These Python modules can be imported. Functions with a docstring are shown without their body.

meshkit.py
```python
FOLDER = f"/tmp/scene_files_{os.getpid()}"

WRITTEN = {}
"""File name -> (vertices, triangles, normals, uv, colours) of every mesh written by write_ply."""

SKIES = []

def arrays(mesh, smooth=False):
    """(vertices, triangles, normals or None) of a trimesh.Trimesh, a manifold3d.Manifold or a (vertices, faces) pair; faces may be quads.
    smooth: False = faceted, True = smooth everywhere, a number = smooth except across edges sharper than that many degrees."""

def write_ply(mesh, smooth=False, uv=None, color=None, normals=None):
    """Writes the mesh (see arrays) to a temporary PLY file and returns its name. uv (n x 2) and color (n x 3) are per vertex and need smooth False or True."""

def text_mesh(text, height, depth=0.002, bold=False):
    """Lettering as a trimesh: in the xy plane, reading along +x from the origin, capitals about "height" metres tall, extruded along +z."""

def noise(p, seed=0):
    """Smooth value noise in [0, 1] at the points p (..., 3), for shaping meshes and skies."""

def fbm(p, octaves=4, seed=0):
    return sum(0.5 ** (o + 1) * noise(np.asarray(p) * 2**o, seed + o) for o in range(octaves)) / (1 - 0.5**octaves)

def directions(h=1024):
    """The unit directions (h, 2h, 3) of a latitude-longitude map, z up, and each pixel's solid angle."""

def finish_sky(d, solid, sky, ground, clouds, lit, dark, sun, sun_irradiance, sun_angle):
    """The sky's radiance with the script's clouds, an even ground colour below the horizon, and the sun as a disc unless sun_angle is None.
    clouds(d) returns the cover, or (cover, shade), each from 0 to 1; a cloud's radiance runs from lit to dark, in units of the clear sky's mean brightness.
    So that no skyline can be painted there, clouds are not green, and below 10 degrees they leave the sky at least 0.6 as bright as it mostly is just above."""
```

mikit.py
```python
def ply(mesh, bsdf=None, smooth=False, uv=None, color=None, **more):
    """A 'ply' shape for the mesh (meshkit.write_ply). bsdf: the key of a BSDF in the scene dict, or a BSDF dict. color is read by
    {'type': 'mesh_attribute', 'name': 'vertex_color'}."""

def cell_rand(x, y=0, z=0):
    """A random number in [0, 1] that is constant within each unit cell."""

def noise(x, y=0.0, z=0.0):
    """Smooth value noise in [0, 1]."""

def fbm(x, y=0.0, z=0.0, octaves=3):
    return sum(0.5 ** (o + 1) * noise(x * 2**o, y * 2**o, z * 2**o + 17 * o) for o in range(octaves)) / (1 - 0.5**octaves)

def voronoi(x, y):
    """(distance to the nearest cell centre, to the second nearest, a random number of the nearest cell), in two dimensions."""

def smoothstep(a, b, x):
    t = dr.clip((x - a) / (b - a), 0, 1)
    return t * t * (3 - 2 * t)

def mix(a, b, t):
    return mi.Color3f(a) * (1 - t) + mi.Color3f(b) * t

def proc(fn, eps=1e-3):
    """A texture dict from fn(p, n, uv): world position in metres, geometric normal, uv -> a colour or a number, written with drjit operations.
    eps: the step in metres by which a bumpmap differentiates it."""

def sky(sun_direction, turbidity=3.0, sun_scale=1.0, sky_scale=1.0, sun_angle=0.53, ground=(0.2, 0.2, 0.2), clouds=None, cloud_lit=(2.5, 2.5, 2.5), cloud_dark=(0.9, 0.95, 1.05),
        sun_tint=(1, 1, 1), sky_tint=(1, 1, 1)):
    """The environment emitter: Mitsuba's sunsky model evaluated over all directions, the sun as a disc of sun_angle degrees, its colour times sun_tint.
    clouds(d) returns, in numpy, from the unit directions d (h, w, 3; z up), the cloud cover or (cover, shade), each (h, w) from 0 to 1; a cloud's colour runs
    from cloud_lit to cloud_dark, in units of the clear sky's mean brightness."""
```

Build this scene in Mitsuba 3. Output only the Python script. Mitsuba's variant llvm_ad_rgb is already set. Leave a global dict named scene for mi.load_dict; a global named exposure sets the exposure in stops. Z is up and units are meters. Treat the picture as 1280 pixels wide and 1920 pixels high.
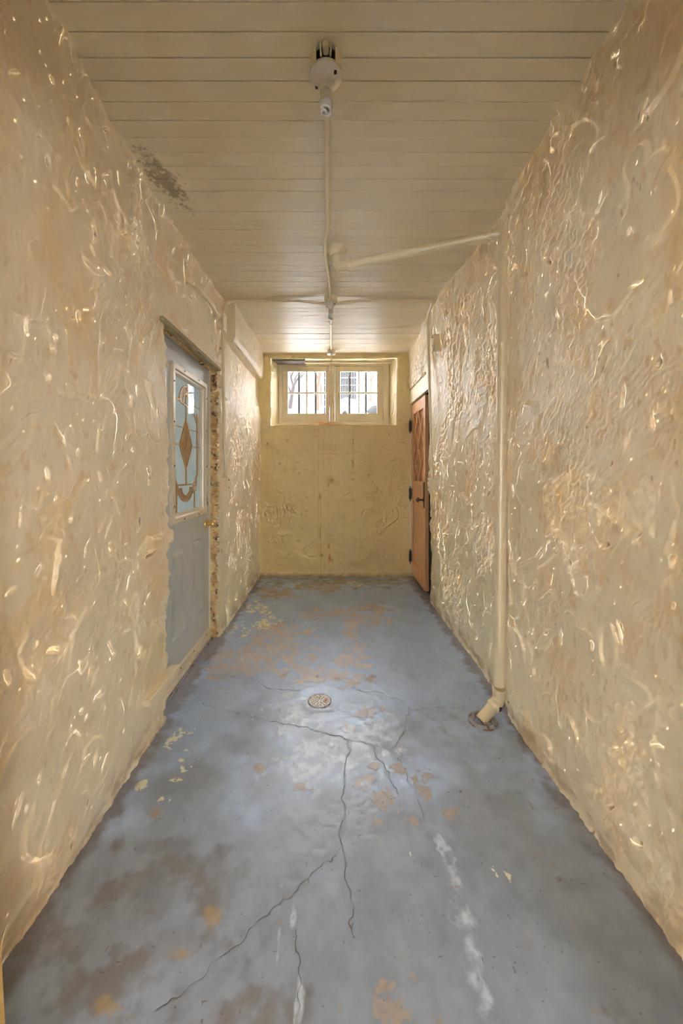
import math, random
import numpy as np, trimesh, mitsuba as mi, drjit as dr
import manifold3d as m3
import shapely.geometry as sg, shapely.affinity as sa
from shapely.ops import unary_union
from trimesh.creation import extrude_polygon
import mikit, meshkit
from mikit import proc, noise, fbm, smoothstep, mix

T = mi.ScalarTransform4f
random.seed(7)
scene, labels = {}, {}

# ------------------------------------------------------------------ camera, sky, exposure
W, H, F = 1280, 1920, 710.0            # focal length in pixels
CX, CY, EYE = 622.0, 880.0, 1.30       # vanishing point of the room, eye height
scene['camera'] = {
    'type': 'perspective', 'fov': math.degrees(2 * math.atan(W / 2 / F)), 'fov_axis': 'x',
    'principal_point_offset_x': (W / 2 - CX) / W, 'principal_point_offset_y': (H / 2 - CY) / H,
    'near_clip': 0.05, 'far_clip': 200.0,
    'to_world': T().look_at(origin=[0, 0, EYE], target=[0, 1, EYE], up=[0, 0, 1])}
exposure = 0.92


def overcast(d):
    n = meshkit.fbm(d * 3.0, 4, seed=3)
    return np.ones(n.shape), np.clip(n * 1.3 - 0.35, 0, 1) * 0.5


SKY = 40.0
scene['sky'] = mikit.sky([0.3, 0.4, 0.6], turbidity=6.0, sun_scale=0.0, sky_scale=SKY, ground=(0.7, 0.72, 0.75), clouds=overcast, cloud_lit=(1.9, 1.97, 2.1), cloud_dark=(1.3, 1.38, 1.5))

# ------------------------------------------------------------------ helpers
CEIL, BACK, REAR = 2.71, 4.615, -1.8      # REAR: the added, unseen front room that the camera stands in ends there
MOUTH = 0.6                               # where the passage begins


def at(px, py, Y):
    """The point at depth Y that the photograph shows at this pixel."""
    return np.array([(px - CX) * Y / F, Y, EYE - (py - CY) * Y / F])


def on_floor(px, py):
    Y = F * EYE / (py - CY)
    return (px - CX) * Y / F, Y


def lin(r, g, b):
    return [((c / 255) / 12.92 if c / 255 < 0.04045 else ((c / 255 + 0.055) / 1.055) ** 2.4) for c in (r, g, b)]


def rgb(c):
    return {'type': 'rgb', 'value': [float(x) for x in c]}


def mat(key, base, rough=0.5, bump=None, scale=1.0, **kw):
    b = {'type': 'principled', 'base_color': rgb(base) if isinstance(base, (list, tuple)) else base, 'roughness': rough, **kw}
    if bump is not None:
        b = {'type': 'bumpmap', 'arbitrary': bump, 'scale': scale, 'bsdf': b}
    scene[key] = {'type': 'twosided', 'bsdf': b}


def key_of(name, parent=None):
    k = f'{parent}__{name}' if parent else name
    if k not in scene and k not in labels:
        return k
    i = 1
    while f'{k}_{i:03d}' in scene or f'{k}_{i:03d}' in labels:
        i += 1
    return f'{k}_{i:03d}'


def add(name, mesh, bsdf, parent=None, smooth=False, label=None, cat=None, group=None, kind=None, color=None, **more):
    k = key_of(name, parent)
    scene[k] = mikit.ply(mesh, bsdf, smooth=smooth, color=color, **more) if not isinstance(mesh, dict) else {**mesh, **more}
    tag(k, label, cat, group, kind)
    return k


def tag(k, label=None, cat=None, group=None, kind=None):
    d = {a: b for a, b in (('label', label), ('category', cat), ('group', group), ('kind', kind)) if b}
    if d:
        labels[k] = d


def thing(name, label, cat, group=None, kind=None):
    k = key_of(name)
    tag(k, label, cat, group, kind)
    return k


def tm(man):
    m = man.to_mesh()
    return trimesh.Trimesh(np.array(m.vert_properties[:, :3], float), np.array(m.tri_verts), process=False)


def cat_(*ms):
    return trimesh.util.concatenate(list(ms))


def box(x0, x1, y0, y1, z0, z1, r=0.0):
    """A box with chamfered edges."""
    lo, hi = np.array([x0, y0, z0], float), np.array([x1, y1, z1], float)
    if r <= 0:
        return trimesh.creation.box(bounds=[lo, hi])
    pts = []
    for i in range(3):
        a, b = lo + r, hi - r
        a[i], b[i] = lo[i], hi[i]
        pts += [[(a, b)[s][0], (a, b)[t][1], (a, b)[u][2]] for s in (0, 1) for t in (0, 1) for u in (0, 1)]
    return trimesh.Trimesh(np.array(pts)).convex_hull


def lathe(profile, n=40):
    return trimesh.creation.revolve(np.array(profile, float), sections=n)


def rounded(path, r, n=8):
    """A polyline whose corners are arcs of about radius r."""
    p = [np.array(q, float) for q in path]
    out = [p[0]]
    for a, b, c in zip(p, p[1:], p[2:]):
        u, v = a - b, c - b
        lu, lv = np.linalg.norm(u), np.linalg.norm(v)
        d = min(r, lu * 0.48, lv * 0.48)
        s, e = b + u / lu * d, b + v / lv * d
        out += [(1 - t) ** 2 * s + 2 * t * (1 - t) * b + t * t * e for t in np.linspace(0, 1, n)]
    return np.array(out + [p[-1]])


def tube(path, r, sides=14, cap=True):
    p = np.asarray(path, float)
    t = np.gradient(p, axis=0)
    t /= np.linalg.norm(t, axis=1, keepdims=True)
    a = np.cross(t[0], [0, 0, 1.0] if abs(t[0][2]) < 0.9 else [1.0, 0, 0])
    a /= np.linalg.norm(a)
    A = []
    for k in range(len(p)):
        a = a - t[k] * np.dot(a, t[k])
        a /= np.linalg.norm(a)
        A.append(a)
    A = np.array(A)
    B = np.cross(t, A)
    ang = np.arange(sides) * 2 * np.pi / sides
    rr = np.broadcast_to(np.asarray(r, float), (len(p),))
    v = p[:, None] + rr[:, None, None] * (np.cos(ang)[None, :, None] * A[:, None] + np.sin(ang)[None, :, None] * B[:, None])
    i, j = np.meshgrid(np.arange(len(p) - 1), np.arange(sides), indexing='ij')
    q = np.stack([i * sides + j, i * sides + (j + 1) % sides, (i + 1) * sides + (j + 1) % sides, (i + 1) * sides + j], -1).reshape(-1, 4)
    f = np.vstack([q[:, [0, 1, 2]], q[:, [0, 2, 3]]])
    v = v.reshape(-1, 3)
    if cap:
        n = len(v)
        v = np.vstack([v, p[0], p[-1]])
        jj = np.arange(sides)
        f = np.vstack([f, np.stack([jj * 0 + n, (jj + 1) % sides, jj], 1), np.stack([jj * 0 + n + 1, (len(p) - 1) * sides + jj, (len(p) - 1) * sides + (jj + 1) % sides], 1)])
    return trimesh.Trimesh(v, f, process=False)


def plane_extrude(poly, x_of=None, depth=0.01, frame='yz', origin=0.0):
    """Extrudes a shapely polygon drawn in (y, z) along +x from x = origin, or drawn in (x, z) along +y."""
    gs = getattr(poly, 'geoms', [poly])
    m = cat_(*[extrude_polygon(g, depth, engine='earcut') for g in gs if g.area > 1e-9])
    v = np.array(m.vertices)
    if frame == 'yz':
        nv = np.stack([v[:, 2] + origin, v[:, 0], v[:, 1]], 1)
        return trimesh.Trimesh(nv, m.faces, process=False)
    nv = np.stack([v[:, 0], -v[:, 2] + origin + depth, v[:, 1]], 1)
    return trimesh.Trimesh(nv, m.faces, process=False)


def move(m, dx=0, dy=0, dz=0, rz=0, rx=0, ry=0):
    m = m.copy()
    M = np.eye(4)
    for ang, ax in ((rx, [1, 0, 0]), (ry, [0, 1, 0]), (rz, [0, 0, 1])):
        if ang:
            M = trimesh.transformations.rotation_matrix(ang, ax) @ M
    M[:3, 3] = [dx, dy, dz]
    m.apply_transform(M)
    return m


def S(a, b, x):
    t = np.clip((x - a) / (b - a), 0, 1)
    return t * t * (3 - 2 * t)


# ------------------------------------------------------------------ materials
VC = {'type': 'mesh_attribute', 'name': 'vertex_color'}
mat('plaster', VC, 0.44, proc(lambda p, n, uv: fbm(p.x * 75, p.y * 75, p.z * 75, octaves=4)), 0.0042, specular=0.52)


def ceiling_colour(p, n, uv):
    base = mi.Color3f(*lin(226, 215, 190))
    k = noise(p.x * 1.3, p.y * 12.9, 3.0)
    g = fbm(p.x * 9, p.y * 140, 1.0, octaves=3)
    c = base * (0.93 + 0.08 * k + 0.06 * g)
    # mould by the left wall, and the repaired patch around the drain pipe
    d = dr.sqrt(dr.square((p.x + 0.82) / 0.085) + dr.square((p.y - 1.86 - 0.9 * (p.x + 0.82)) / 0.19))
    m = smoothstep(1.15, 0.25, d + 1.5 * (fbm(p.x * 60, p.y * 60, 2.0, octaves=3) - 0.5)) * 0.75
    c = mix(c, lin(112, 96, 58), m)
    w = smoothstep(0.62, 0.75, fbm(p.x * 2.2 + 9, p.y * 2.2, 5.0, octaves=3)) * 0.35
    return mix(c, lin(214, 190, 130), w)


mat('ceiling_paint', proc(ceiling_colour), 0.42, proc(lambda p, n, uv: 0.7 * fbm(p.x * 14, p.y * 160, 0.0, octaves=3) + 0.3 * fbm(p.x * 90, p.y * 90, 4.0, octaves=2)
    - 1.3 * smoothstep(0.80, 0.9, noise(p.x * 16, p.y * 60, 9.0))), 0.0022, specular=0.5)
mat('cream_paint', lin(224, 211, 180), 0.38, proc(lambda p, n, uv: fbm(p.x * 70, p.y * 70, p.z * 70, octaves=3)), 0.0012)
mat('window_paint', lin(230, 219, 188), 0.42, proc(lambda p, n, uv: fbm(p.x * 50, p.y * 50, p.z * 50, octaves=3)), 0.001)
mat('white_trim', lin(232, 226, 208), 0.4)
mat('porcelain', lin(214, 206, 190), 0.22, clearcoat=0.5)
mat('lamp_plastic', lin(215, 208, 190), 0.35)
mat('tube_glass', lin(226, 226, 222), 0.12, clearcoat=1.0)
mat('black_void', [0.01, 0.009, 0.008], 0.8)
mat('black_iron', [0.018, 0.016, 0.015], 0.45)
mat('bronze', lin(72, 52, 42), 0.4, metallic=0.5)
mat('brass', lin(214, 184, 120), 0.22, metallic=0.9)
mat('screw_metal', lin(70, 62, 52), 0.45, metallic=0.4)
mat('door_grey', lin(176, 178, 172), 0.32, proc(lambda p, n, uv: fbm(p.y * 20, p.z * 160, p.x * 20, octaves=2)), 0.0004)
mat('lite_plastic', lin(218, 208, 186), 0.35)
mat('old_wood', proc(lambda p, n, uv: mix(lin(96, 86, 66), lin(176, 160, 124), fbm(p.y * 12 + p.x * 12, p.z * 130, p.x * 60, octaves=4))), 0.75, proc(lambda p, n, uv: fbm(p.y * 20 + p.x * 20, p.z * 200, p.x * 90, octaves=3)), 0.003)
mat('dark_wood', proc(lambda p, n, uv: mix(lin(50, 46, 44), lin(118, 108, 98), fbm(p.x * 16, p.z * 150, p.y * 60, octaves=4))), 0.8, proc(lambda p, n, uv: fbm(p.x * 16, p.z * 180, p.y * 90, octaves=3)), 0.004)
mat('tan_board', lin(176, 140, 84), 0.6)


def grain(p, n, uv):
    w = fbm(p.y * 9, p.z * 1.1, p.x * 9, octaves=3)
    r = 0.5 + 0.5 * dr.sin(p.y * 70 + w * 26)
    c = mix(lin(190, 138, 96), lin(206, 158, 114), r * 0.7)
    return mix(c, lin(164, 110, 68), 0.45 * smoothstep(0.55, 0.8, fbm(p.y * 160, p.z * 7, p.x * 160, octaves=2)))


mat('door_wood', proc(grain), 0.36, clearcoat=0.35)
mat('amber_panel', lin(138, 98, 64), 0.3, clearcoat=0.6)
mat('came_metal', lin(176, 140, 92), 0.35, metallic=0.6)
mat('brown_glass', lin(150, 108, 84), 0.12, clearcoat=1.0)
mat('pink_glass', lin(186, 160, 142), 0.15, clearcoat=1.0)
mat('drain_metal', proc(lambda p, n, uv: mix(lin(188, 186, 184), lin(160, 128, 104), smoothstep(0.58, 0.8, fbm(p.x * 60, p.y * 60, 0.0, octaves=3)))), 0.45, metallic=0.3)
mat('rusty_iron', proc(lambda p, n, uv: mix(lin(128, 126, 130), lin(98, 64, 46), smoothstep(0.5, 0.68, fbm(p.x * 50, p.y * 50, p.z * 50, octaves=3)))), 0.6, proc(lambda p, n, uv: fbm(p.x * 90, p.y * 90, p.z * 90, octaves=3)), 0.004)
mat('snow', lin(238, 240, 245), 0.9)
mat('bark', [0.018, 0.013, 0.010], 0.9)
mat('tan_bark', [0.045, 0.024, 0.011], 0.9)
mat('unit_white', [0.12, 0.124, 0.13], 0.5)
mat('unit_dark', [0.02, 0.024, 0.032], 0.6)
mat('dark_cloth', [0.035, 0.034, 0.034], 0.8)
mat('tail_red', [0.35, 0.015, 0.03], 0.3)
mat('grey_siding', [0.11, 0.125, 0.15], 0.7)
mat('house_wall', [0.45, 0.42, 0.38], 0.9)
mat('rubble', VC, 0.75, proc(lambda p, n, uv: fbm(p.x * 110, p.y * 110, p.z * 110, octaves=3)), 0.005)
scene['clear_glass'] = {'type': 'thindielectric', 'int_ior': 1.5}
scene['frosted_glass'] = {'type': 'bumpmap', 'arbitrary': proc(lambda p, n, uv: fbm(p.x * 120, p.y * 120, p.z * 120, octaves=2)), 'scale': 0.0012,
    'bsdf': {'type': 'principledthin', 'base_color': rgb([0.30, 0.40, 0.42]), 'roughness': 0.25, 'diff_trans': 0.085, 'spec_trans': 0.0, 'eta': 1.5}}

# ------------------------------------------------------------------ rough plaster
RES = 0.003


def plaster_raster(u0, u1, v0, v1, seed, n_strokes, theta, gouges=150, rough_at=0.565, amp=1.0):
    """Height, gouge and bare-undercoat rasters of hand-trowelled plaster: a lumpy undercoat, smears laid over it that
    feather out at one side and end in a raised lip at the other, lumpy clumps and gouges."""
    rng = np.random.default_rng(seed)
    nu, nv = int((u1 - u0) / RES) + 1, int((v1 - v0) / RES) + 1
    U, V = np.meshgrid(u0 + np.arange(nu) * RES, v0 + np.arange(nv) * RES, indexing='ij')
    P = np.stack([U, V, np.full_like(U, seed * 1.7)], -1)
    f = lambda a, b, o, k: meshkit.fbm(P * [a, b, 1], o, seed + k) - 0.5
    h = np.zeros_like(U)
    grit = meshkit.fbm(P * [34, 24, 1], 5, seed + 31)
    h += (0.5 - grit) * 0.011 + f(95, 85, 2, 36) * 0.003
    wu, wv = f(11, 11, 4, 11) * 0.07, f(11, 11, 4, 12) * 0.07
    tear = meshkit.noise(P * [42, 42, 1], seed + 13)
    streak = meshkit.noise(np.stack([np.arange(4000) * 0.33, np.zeros(4000), np.zeros(4000)], -1), seed + 20) - 0.5
    bare = np.ones_like(h)

    def window(cu, cv, R):
        i0, i1, j0, j1 = int((cu - R - u0) / RES), int((cu + R - u0) / RES), int((cv - R - v0) / RES), int((cv + R - v0) / RES)
        i0, j0, i1, j1 = max(i0, 0), max(j0, 0), min(i1, nu), min(j1, nv)
        return None if i1 - i0 < 4 or j1 - j0 < 4 else (slice(i0, i1), slice(j0, j1))

    for k in range(n_strokes):
        cu, cv = rng.uniform(u0, u1), rng.uniform(v0, v1)
        small = k > n_strokes * 0.55
        a, b = (rng.uniform(0.03, 0.11), rng.uniform(0.02, 0.06)) if small else (rng.uniform(0.10, 0.26), rng.uniform(0.05, 0.13))
        th = theta + rng.normal(0, 0.6)
        sl = window(cu, cv, max(a, b) * 1.25 + 0.03)
        if sl is None:
            continue
        du, dv = U[sl] + wu[sl] * (0.5 if small else 0.9) - cu, V[sl] + wv[sl] * (0.5 if small else 0.9) - cv
        s, t = (du * math.cos(th) + dv * math.sin(th)) / a, (-du * math.sin(th) + dv * math.cos(th)) / b
        q = (np.abs(s) ** 3 + np.abs(t) ** 3) ** (1 / 3)
        phi = rng.uniform(-0.9, 0.9) + (np.pi if rng.uniform() < 0.35 else 0)
        c = np.cos(np.arctan2(t, s) - phi)
        soft = 0.5 - 0.5 * c
        w = (0.0024 / min(a, b)) + 0.012 + 0.6 * soft ** 1.5
        m = S(1.0, 1 - w, q)
        if m.sum() < 8:
            continue
        mean = (h[sl] * m).sum() / m.sum()
        thick = rng.uniform(0.0, 1.0) ** 1.5 * 0.008 * (0.6 if small else 1)
        st = streak[np.clip(t * b / RES + 900, 0, 3999).astype(int)] * rng.uniform(0, 0.0024)
        hs = mean * 0.75 + h[sl] * 0.25 + thick * (0.1 + 0.9 * (0.5 + 0.5 * c * np.minimum(q, 1))) + st + rng.normal(0, 0.003) * t - 0.003 * rng.uniform(0, 1) * (1 - t * t)
        lip = np.exp(-((q - 0.965) / (0.002 / min(a, b) + 0.005)) ** 2) * np.clip(c, 0, 1) * rng.uniform(0, 1) ** 1.5 * 0.006 * np.clip(3.2 * tear[sl] - 1.5, 0, 1.3)
        h[sl] = h[sl] * (1 - m) + hs * m + lip
        bare[sl] *= 1 - 0.85 * m
    cl = S(rough_at, rough_at + 0.05, meshkit.fbm(P * [3.4, 2.6, 1], 4, seed + 30))
    h += cl * ((0.5 - grit) * 0.022 + f(60, 50, 2, 32) * 0.008)
    bare = np.maximum(bare, 0.7 * cl)
    h += f(1.5, 1.5, 2, 0) * 0.034 + f(6, 4, 2, 5) * 0.012
    h += f(120, 110, 2, 33) * 0.0013 * (0.4 + 1.4 * S(0.35, 0.65, meshkit.fbm(P * [4, 3, 1], 3, seed + 34)))
    pit = np.zeros_like(h)
    for k in range(gouges):
        cu, cv = rng.uniform(u0, u1), rng.uniform(v0, v1)
        a, b = rng.uniform(0.008, 0.038), rng.uniform(0.0025, 0.008)
        th = theta + rng.normal(0, 0.5)
        sl = window(cu, cv, a * 1.8 + 0.03)
        if sl is None:
            continue
        du, dv = U[sl] + wu[sl] * 0.6 - cu, V[sl] + wv[sl] * 0.6 - cv
        s, t = du * math.cos(th) + dv * math.sin(th), -du * math.sin(th) + dv * math.cos(th)
        q = np.sqrt((s / a) ** 2 + (t / b) ** 2) + 1.1 * (tear[sl] - 0.5)
        h[sl] -= S(1.15, 0.5, q) * rng.uniform(0.003, 0.010)
        if rng.uniform() < 0.4:
            pit[sl] = np.maximum(pit[sl], S(1.0, 0.5, q))
    for k in range(gouges * 3):
        i, j = rng.integers(2, nu - 2), rng.integers(2, nv - 2)
        h[i, j] -= rng.uniform(0.003, 0.010)
        pit[i, j] = max(pit[i, j], rng.uniform(0.3, 1))
    return h * amp, pit, bare


def sample(r, u0, v0, u, v):
    nu, nv = r.shape
    x, y = np.clip((u - u0) / RES, 0, nu - 1.001), np.clip((v - v0) / RES, 0, nv - 1.001)
    i, j = x.astype(int), y.astype(int)
    a, b = x - i, y - j
    return r[i, j] * (1 - a) * (1 - b) + r[i + 1, j] * a * (1 - b) + r[i, j + 1] * (1 - a) * b + r[i + 1, j + 1] * a * b


def depth_lines(y0, y1, k, least):
    out = [y0]
    while out[-1] < y1:
        out.append(out[-1] + max(k * abs(out[-1]), least) if out[-1] > 0.6 else out[-1] + 0.03)
    out[-1] = y1
    return np.array(out)


def grid_faces(n, m):
    i, j = np.meshgrid(np.arange(n - 1), np.arange(m - 1), indexing='ij')
    a, b, c, d = i * m + j, (i + 1) * m + j, (i + 1) * m + j + 1, i * m + j + 1
    return np.stack([a, b, c, d], -1).reshape(-1, 4)


def compact(v, f, *attrs):
    used = np.unique(f)
    back = np.full(len(v), -1)
    back[used] = np.arange(len(used))
    return (v[used], back[f]) + tuple(a[used] for a in attrs)


CREAM, OCHRE, GREENISH, GREYISH, BROWN = (np.array(lin(*c)) for c in ((230, 216, 188), (215, 181, 126), (216, 212, 180), (222, 214, 198), (124, 96, 62)))


def lerp(a, b, t):
    return a * (1 - t[..., None]) + b * t[..., None]


def plaster_colour(Y, Z, pit, seed, bare=0.0):
    P = np.stack([Y, Z, np.full_like(Y, seed * 3.3)], -1)
    c = np.broadcast_to(CREAM, Y.shape + (3,)) * (0.95 + 0.10 * (meshkit.fbm(P * [3, 2, 1], 3, seed + 1) - 0.5))[..., None]
    c = lerp(c, OCHRE, 0.4 * S(0.54, 0.78, meshkit.fbm(P * [5, 2.6, 1], 4, seed + 2)))
    c = lerp(c, OCHRE * 0.9, 0.45 * S(0.66, 0.8, meshkit.fbm(P * [26, 12, 1], 4, seed + 3)))
    c = lerp(c, OCHRE * 0.8, 0.4 * S(0.57, 0.72, meshkit.fbm(P * [48, 26, 1], 4, seed + 14)) * S(0.4, 0.6, meshkit.fbm(P * [5, 4, 1], 3, seed + 15)))
    c = lerp(c, BROWN * 1.2, 0.6 * S(0.74, 0.82, meshkit.fbm(P * [44, 22, 1], 5, seed + 16)) * S(0.45, 0.6, meshkit.fbm(P * [6, 5, 1], 3, seed + 17)))
    c = lerp(c, GREENISH, 0.5 * S(1.2, 2.6, Y) * S(1.1, 0.1, Z + 0.8 * (meshkit.fbm(P * 4, 3, seed + 4) - 0.5)))
    c = lerp(c, GREYISH, 0.5 * S(0.5, 0.75, meshkit.fbm(P * [2.1, 1.4, 1], 3, seed + 6)))
    c = lerp(c, OCHRE, 0.4 * bare * S(0.35, 0.65, meshkit.fbm(P * [7, 5, 1], 3, seed + 9)) + 0 * Y)
    dirt = S(0.16, 0.0, Z + 0.16 * (meshkit.fbm(P * [16, 16, 1], 3, seed + 7) - 0.5)) * S(0.4, 0.6, meshkit.fbm(P * [11, 20, 1], 3, seed + 8))
    c = lerp(c, BROWN * 1.3, 0.6 * dirt)
    return np.clip(lerp(c, BROWN, 0.9 * pit), 0, 1)


def wall_left_x(Y, Z):
    return -0.862 - 0.012 * S(3, 4.6, Y) - 0.05 * S(1.8, 2.6, Z) * S(1.1, 1.7, Y)


def wall_right_x(Y, Z):
    return 0.928 + 0.034 * S(1.97, 2.05, Y) - S(1.5, 2.7, Z) * (0.018 + 0.055 * S(2.3, 3.0, Y) * (1 - S(3.4, 4.4, Y)))


D1 = (1.975, 2.905, 2.072)       # grey door's opening: from, to, top
D2 = (3.706, 4.7, 2.262)         # wooden door's opening with the board over it


def jamb(v, f, o, side, depth, seed):
    """The sides of a doorway: the wall's ragged edge carried back into the wall."""
    e = np.sort(np.vstack([f[:, [0, 1]], f[:, [1, 2]], f[:, [2, 3]], f[:, [3, 0]]]), 1)
    e, cnt = np.unique(e, axis=0, return_counts=True)
    e = e[cnt == 1]
    mid = v[e].mean(1)
    e = e[(mid[:, 1] > o[0] - 0.12) & (mid[:, 1] < min(o[1] + 0.12, BACK)) & (mid[:, 2] < o[2] + 0.1) & (mid[:, 2] > 0.0)]
    ids = np.unique(e)
    back = np.zeros(len(v), int)
    back[ids] = np.arange(len(ids))
    n = 14
    t = np.linspace(0, 1, n)[:, None, None]
    p = np.repeat(v[ids][None], n, 0)
    p[:, :, 0] += t[:, :, 0] * (side * depth - p[:, :, 0])
    cy, cz = (o[0] + o[1]) / 2, o[2] / 2
    side_y = (np.minimum(np.abs(p[..., 1] - o[0]), np.abs(p[..., 1] - o[1])) < o[2] + 0.02 - p[..., 2])
    goal = np.where(p[..., 1] > cy, o[1] + 0.012, o[0] - 0.012)
    p[..., 1] += np.where(side_y, (goal - p[..., 1]) * 0.85 * S(0.0, 0.4, t[:, :, 0]), 0)
    d = (meshkit.fbm(p * [40, 30, 30], 4, seed) - 0.5) * 0.05 * np.sin(np.pi * np.clip(t[:, :, 0] * 0.9, 0, 1))
    hor = (np.minimum(np.abs(p[..., 1] - o[0]), np.abs(p[..., 1] - o[1])) < o[2] + 0.02 - p[..., 2])
    p[..., 1] += np.where(hor, np.where(p[..., 1] > cy, 1, -1) * d, 0)
    p[..., 2] += np.where(hor, 0, d)
    p[..., 1] = np.minimum(p[..., 1], BACK + 0.02)
    i = np.arange(n - 1)[:, None] * len(ids)
    a, b = back[e[:, 0]][None], back[e[:, 1]][None]
    q = np.stack([i + a, i + b, i + len(ids) + b, i + len(ids) + a], -1).reshape(-1, 4)
    p = p.reshape(-1, 3)
    c = np.broadcast_to(np.array(lin(214, 192, 142)), p.shape) * (0.9 + 0.2 * (meshkit.fbm(p * 9, 3, seed + 1) - 0.5))[:, None]
    if side < 0:
        c = lerp(c, np.array(lin(150, 112, 66)), 0.75 * S(0.42, 0.6, meshkit.fbm(p * [16, 16, 9], 4, seed + 2)))
        c = lerp(c, np.array(lin(34, 27, 20)), 0.95 * S(0.60, 0.68, meshkit.fbm(p * [44, 30, 22], 4, seed + 3)))
    return (p, q), np.clip(c, 0, 1)


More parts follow.
